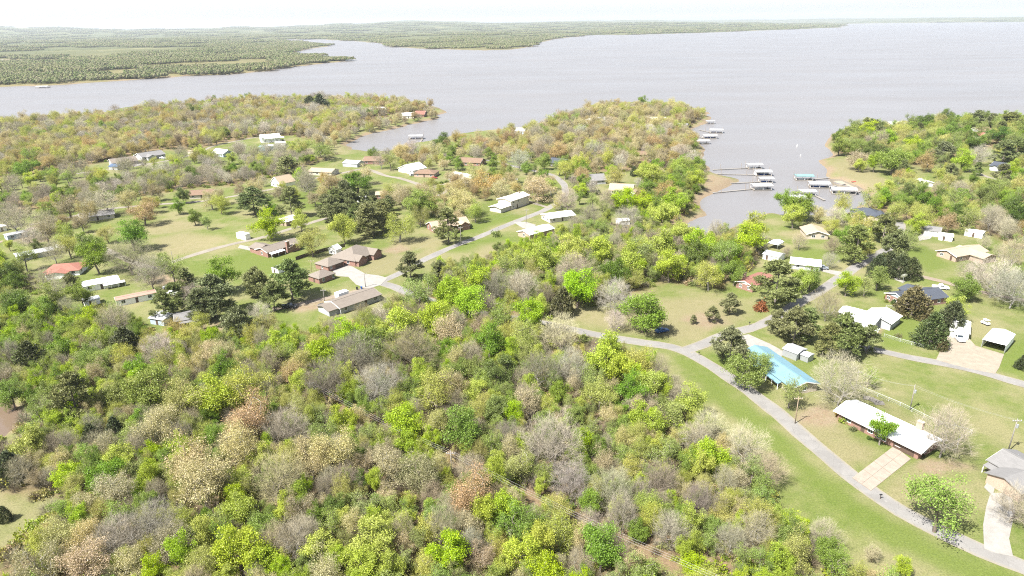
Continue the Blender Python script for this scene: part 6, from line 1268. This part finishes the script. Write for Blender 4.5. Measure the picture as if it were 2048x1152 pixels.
def scatter(name, label, protos, pts, idx, rot, scl, kind='stuff', vary=0.12):
    """one object that carries many plants"""
    colx = bpy.data.collections.new(name + '_source')
    for i, (me, col) in enumerate(protos):
        o = bpy.data.objects.new('plant%03d' % i, me); colx.objects.link(o)
    me = np_mesh_points(name, pts)
    for nm, typ, dat in (('idx', 'INT', np.asarray(idx, np.int32)), ('rot', 'FLOAT', np.asarray(rot, np.float32))):
        a = me.attributes.new(nm, typ, 'POINT'); a.data.foreach_set('value', dat)
    a = me.attributes.new('scl', 'FLOAT_VECTOR', 'POINT'); a.data.foreach_set('vector', np.asarray(scl, np.float32).ravel())
    tc = np.array([protos[i][1] for i in idx]) * (1 + vary * rng.normal(size=(len(idx), 1))) * (1 + 0.2 * vary * rng.normal(size=(len(idx), 3)))
    a = me.attributes.new('tint', 'FLOAT_VECTOR', 'POINT'); a.data.foreach_set('vector', np.clip(tc, 0.01, 0.8).astype(np.float32).ravel())
    g = bpy.data.node_groups.new(name + '_nodes', 'GeometryNodeTree')
    g.interface.new_socket('Geometry', in_out='INPUT', socket_type='NodeSocketGeometry'); g.interface.new_socket('Geometry', in_out='OUTPUT', socket_type='NodeSocketGeometry')
    gi = g.nodes.new('NodeGroupInput'); go = g.nodes.new('NodeGroupOutput'); ci = g.nodes.new('GeometryNodeCollectionInfo'); ci.inputs['Collection'].default_value = colx; ci.inputs['Separate Children'].default_value = True; ci.inputs['Reset Children'].default_value = True
    ip = g.nodes.new('GeometryNodeInstanceOnPoints'); ip.inputs['Pick Instance'].default_value = True
    def na(nm, dt):
        x = g.nodes.new('GeometryNodeInputNamedAttribute'); x.data_type = dt; x.inputs['Name'].default_value = nm; return [q for q in x.outputs if q.enabled][0]
    cx = g.nodes.new('ShaderNodeCombineXYZ'); g.links.new(na('rot', 'FLOAT'), cx.inputs[2])
    g.links.new(gi.outputs[0], ip.inputs['Points']); g.links.new(ci.outputs[0], ip.inputs['Instance']); g.links.new(na('idx', 'INT'), ip.inputs['Instance Index'])
    g.links.new(cx.outputs[0], ip.inputs['Rotation']); g.links.new(na('scl', 'FLOAT_VECTOR'), ip.inputs['Scale']); g.links.new(ip.outputs[0], go.inputs[0])
    o = bpy.data.objects.new(name, me); md = o.modifiers.new('plants', 'NODES'); md.node_group = g; tag(o, label, None, None, kind); return link(o)
def np_mesh_points(name, pts):
    me = bpy.data.meshes.new(name); pts = np.asarray(pts, np.float32); me.vertices.add(len(pts)); me.vertices.foreach_set('co', pts.ravel()); me.update(); return me
plist = []; pidx = {}
for k, (shape, tint, nm, look) in KIND.items():
    for q, p in enumerate(PROTO[shape]): pidx[(k, q)] = len(plist); plist.append((p.all, tint))
rest = [i for i in range(len(TREES)) if i not in SINGLE]
scatter('woodland', 'mixed spring woodland of the points and slopes round the lake', plist, [(TREES[i][0], TREES[i][1], ZS[i]) for i in rest], [pidx[(TREES[i][4], TREES[i][5])] for i in rest], [TREES[i][6] for i in rest], [(TREES[i][2], TREES[i][2], TREES[i][3]) for i in rest])
#print('TREES', len(TREES), 'single', len(SINGLE))
# undergrowth in the woods
up = []; ui = []; us = []
bl = [(PROTO['bush'][q % 3].all, c) for q, c in enumerate([(0.2592, 0.3024, 0.036), (0.1584, 0.2088, 0.0432), (0.3024, 0.2808, 0.0864), (0.216, 0.2592, 0.0504), (0.3312, 0.2736, 0.144)])] + [(PROTO['twigbush'][q % 2].all, c) for q, c in enumerate([(0.18, 0.1548, 0.1116), (0.216, 0.1944, 0.144), (0.144, 0.1152, 0.0792)])]
UD = {'front': 2.7, 'oak_point': 7, 'cove_bank': 4, 'west_point': 8, 'hedge_band': 5, 'east_point': 8, 'east_band': 6, 'left_edge': 4}
for k, poly in FORW.items():
    lo = np.maximum(poly.min(0), [-900, 20]); hi = np.minimum(poly.max(0), [900, 1200]); n = int((hi - lo).prod() / UD[k] ** 2); C = lo + rng.random((n, 2)) * (hi - lo)
    ok = (sdist(C, poly) > -2.0) & (ldist(C, TRACK) > 1.6) & (-sdist(C, LAKE) > 3) & (-sdist(C, POND) > 1.5)
    for rk, rl in ROADW.items(): ok &= ldist(C, rl) > (ROADS[rk][0] / 2 + 0.9)
    kp = np.array(KEEP); ok &= (np.hypot(C[:, None, 0] - kp[None, :, 0], C[:, None, 1] - kp[None, :, 1]) - kp[None, :, 2]).min(1) > -0.3
    C = C[ok]; u, v, dep = proj(C[:, 0], C[:, 1], 0); C = C[(u > -200) & (u < 2250) & (v < 1350) & (dep > 30)]
    z = ground_z(C[:, 0], C[:, 1])
    up += [(x, y, q) for (x, y), q in zip(C, z)]; ui += list(rng.integers(len(bl), size=len(C))); s = (0.55 + 0.95 * rng.random(len(C))) if k == 'front' else (0.5 + 0.8 * rng.random(len(C))); us += [(a, a, a * (0.8 + 0.5 * rng.random())) for a in s]
scatter('undergrowth', 'shrubs and saplings of the forest floor', bl, up, ui, list(rng.random(len(up)) * 6.28), us)
# dry grass tussocks in the lower left meadow and along verges
# ------------------------------------------------------------------ far shore woods
def grove(seed, n=170, rad=45.0):
    rg = np.random.default_rng(seed); V = []; F = []; var = []; b = 0
    for i in range(n):
        a = rg.random() * 6.28; r = rad * rg.random() ** 0.5; c = np.array([math.cos(a) * r, math.sin(a) * r, 0]); R_ = 2.8 + 2.6 * rg.random(); hgt = 6.5 + 5 * rg.random(); m = 34
        p = rg.normal(size=(m, 3)); p /= np.linalg.norm(p, axis=1)[:, None]; p[:, 2] = np.abs(p[:, 2]) * 1.1 - 0.25
        q = c + p * np.array([R_, R_, hgt * 0.5]) * (0.75 + 0.3 * rg.random((m, 1))) + np.array([0, 0, hgt * 0.52])
        ax_ = np.cross(p, rg.normal(size=(m, 3))); ax_ /= np.linalg.norm(ax_, axis=1)[:, None]; bx_ = np.cross(p, ax_); bx_ /= np.linalg.norm(bx_, axis=1)[:, None]; sz = 1.35 * (0.7 + 0.6 * rg.random((m, 1))); v = np.stack([q - ax_ * sz, q + bx_ * sz * 0.85, q + ax_ * sz, q - bx_ * sz * 0.85], 1).reshape(-1, 3); f = np.arange(4 * m).reshape(m, 4); V.append(v); F.append(f + b); b += len(v); var.append(np.full(len(v), 0.2 + 0.5 * rg.random()) + 0.14 * np.repeat(rg.random(m), 4))
    me = np_mesh(f'grove_{seed}', np.vstack(V), np.vstack(F), [M['farleaf']]); at = me.attributes.new('leafvar', 'FLOAT', 'POINT'); at.data.foreach_set('value', np.concatenate(var).astype(np.float32)); return me
t = NT('far_foliage'); a = t.attr('leafvar').outputs['Fac']; oi = t.n('ShaderNodeObjectInfo')
c = t.ramp(a, (0.0, (0.0409, 0.0644, 0.0231)), (0.25, (0.0820, 0.1139, 0.0360)), (0.5, (0.1320, 0.1435, 0.0618)), (0.72, (0.1548, 0.1435, 0.0875)), (0.9, (0.1092, 0.1485, 0.0412)))
c = t.mix(1.0, c, t.ramp(oi.outputs['Random'], (0.0, (0.88, 0.92, 0.9)), (1.0, (1.1, 1.06, 1.06))), 'MULTIPLY'); M['farleaf'] = t.bsdf(c, 0.9, 0.1)
gp = [(grove(80 + i), (1, 1, 1)) for i in range(4)]
pts = []; gi_ = []; gs = []
for (r0, r1, sp, sc) in ((1250, 2600, 55, 1.0), (2600, 5200, 85, 1.35), (5200, 9500, 170, 2.0), (9500, 17000, 330, 3.2)):
    n = int(math.radians(100) / 2 * (r1 ** 2 - r0 ** 2) / sp ** 2); rr = np.sqrt(r0 ** 2 + rng.random(n) * (r1 ** 2 - r0 ** 2)); az = np.radians(-50 + 100 * rng.random(n)); C = np.stack([rr * np.sin(az), rr * np.cos(az)], -1)
    z, d, dp = ground_z(C[:, 0], C[:, 1], True); dens = vnoise(C[:, 0], C[:, 1], 420, 41) * 0.6 + vnoise(C[:, 0], C[:, 1], 1300, 42) * 0.4
    ok = (d > 22 * sc) & ((dens > 0.38) | (d < 130)); C = C[ok]; z = z[ok]; m = len(C)
    pts += [(x, y, q - 0.5) for (x, y), q in zip(C, z)]; gi_ += list(rng.integers(4, size=m)); gs += [(sc, sc, 0.9 + 0.3 * rng.random() + (sc - 1) * 0.25) for _ in range(m)]
# single line of trees along the far banks
scatter('far_woodland', 'distant woods on the far shores of the lake', gp, pts, gi_, list(rng.random(len(pts)) * 6.28), gs)
#print('GROVES', len(pts), 'bushes', len(up))
# ------------------------------------------------------------------ haze
hz = MB(); hz.box(-31000, -31000, -8.5, 31000, 31000, 330.0)
t = NT('haze_air'); pv_ = t.n('ShaderNodeVolumePrincipled'); pv_.inputs['Density'].default_value = 4.2e-5; pv_.inputs['Color'].default_value = (0.82, 0.88, 0.94, 1); pv_.inputs['Anisotropy'].default_value = 0.2
t.l(pv_.outputs[0], t.out.inputs['Volume'])
tag(hz.build('haze', t.m), 'thin spring haze over lake and land', None, None, 'stuff')
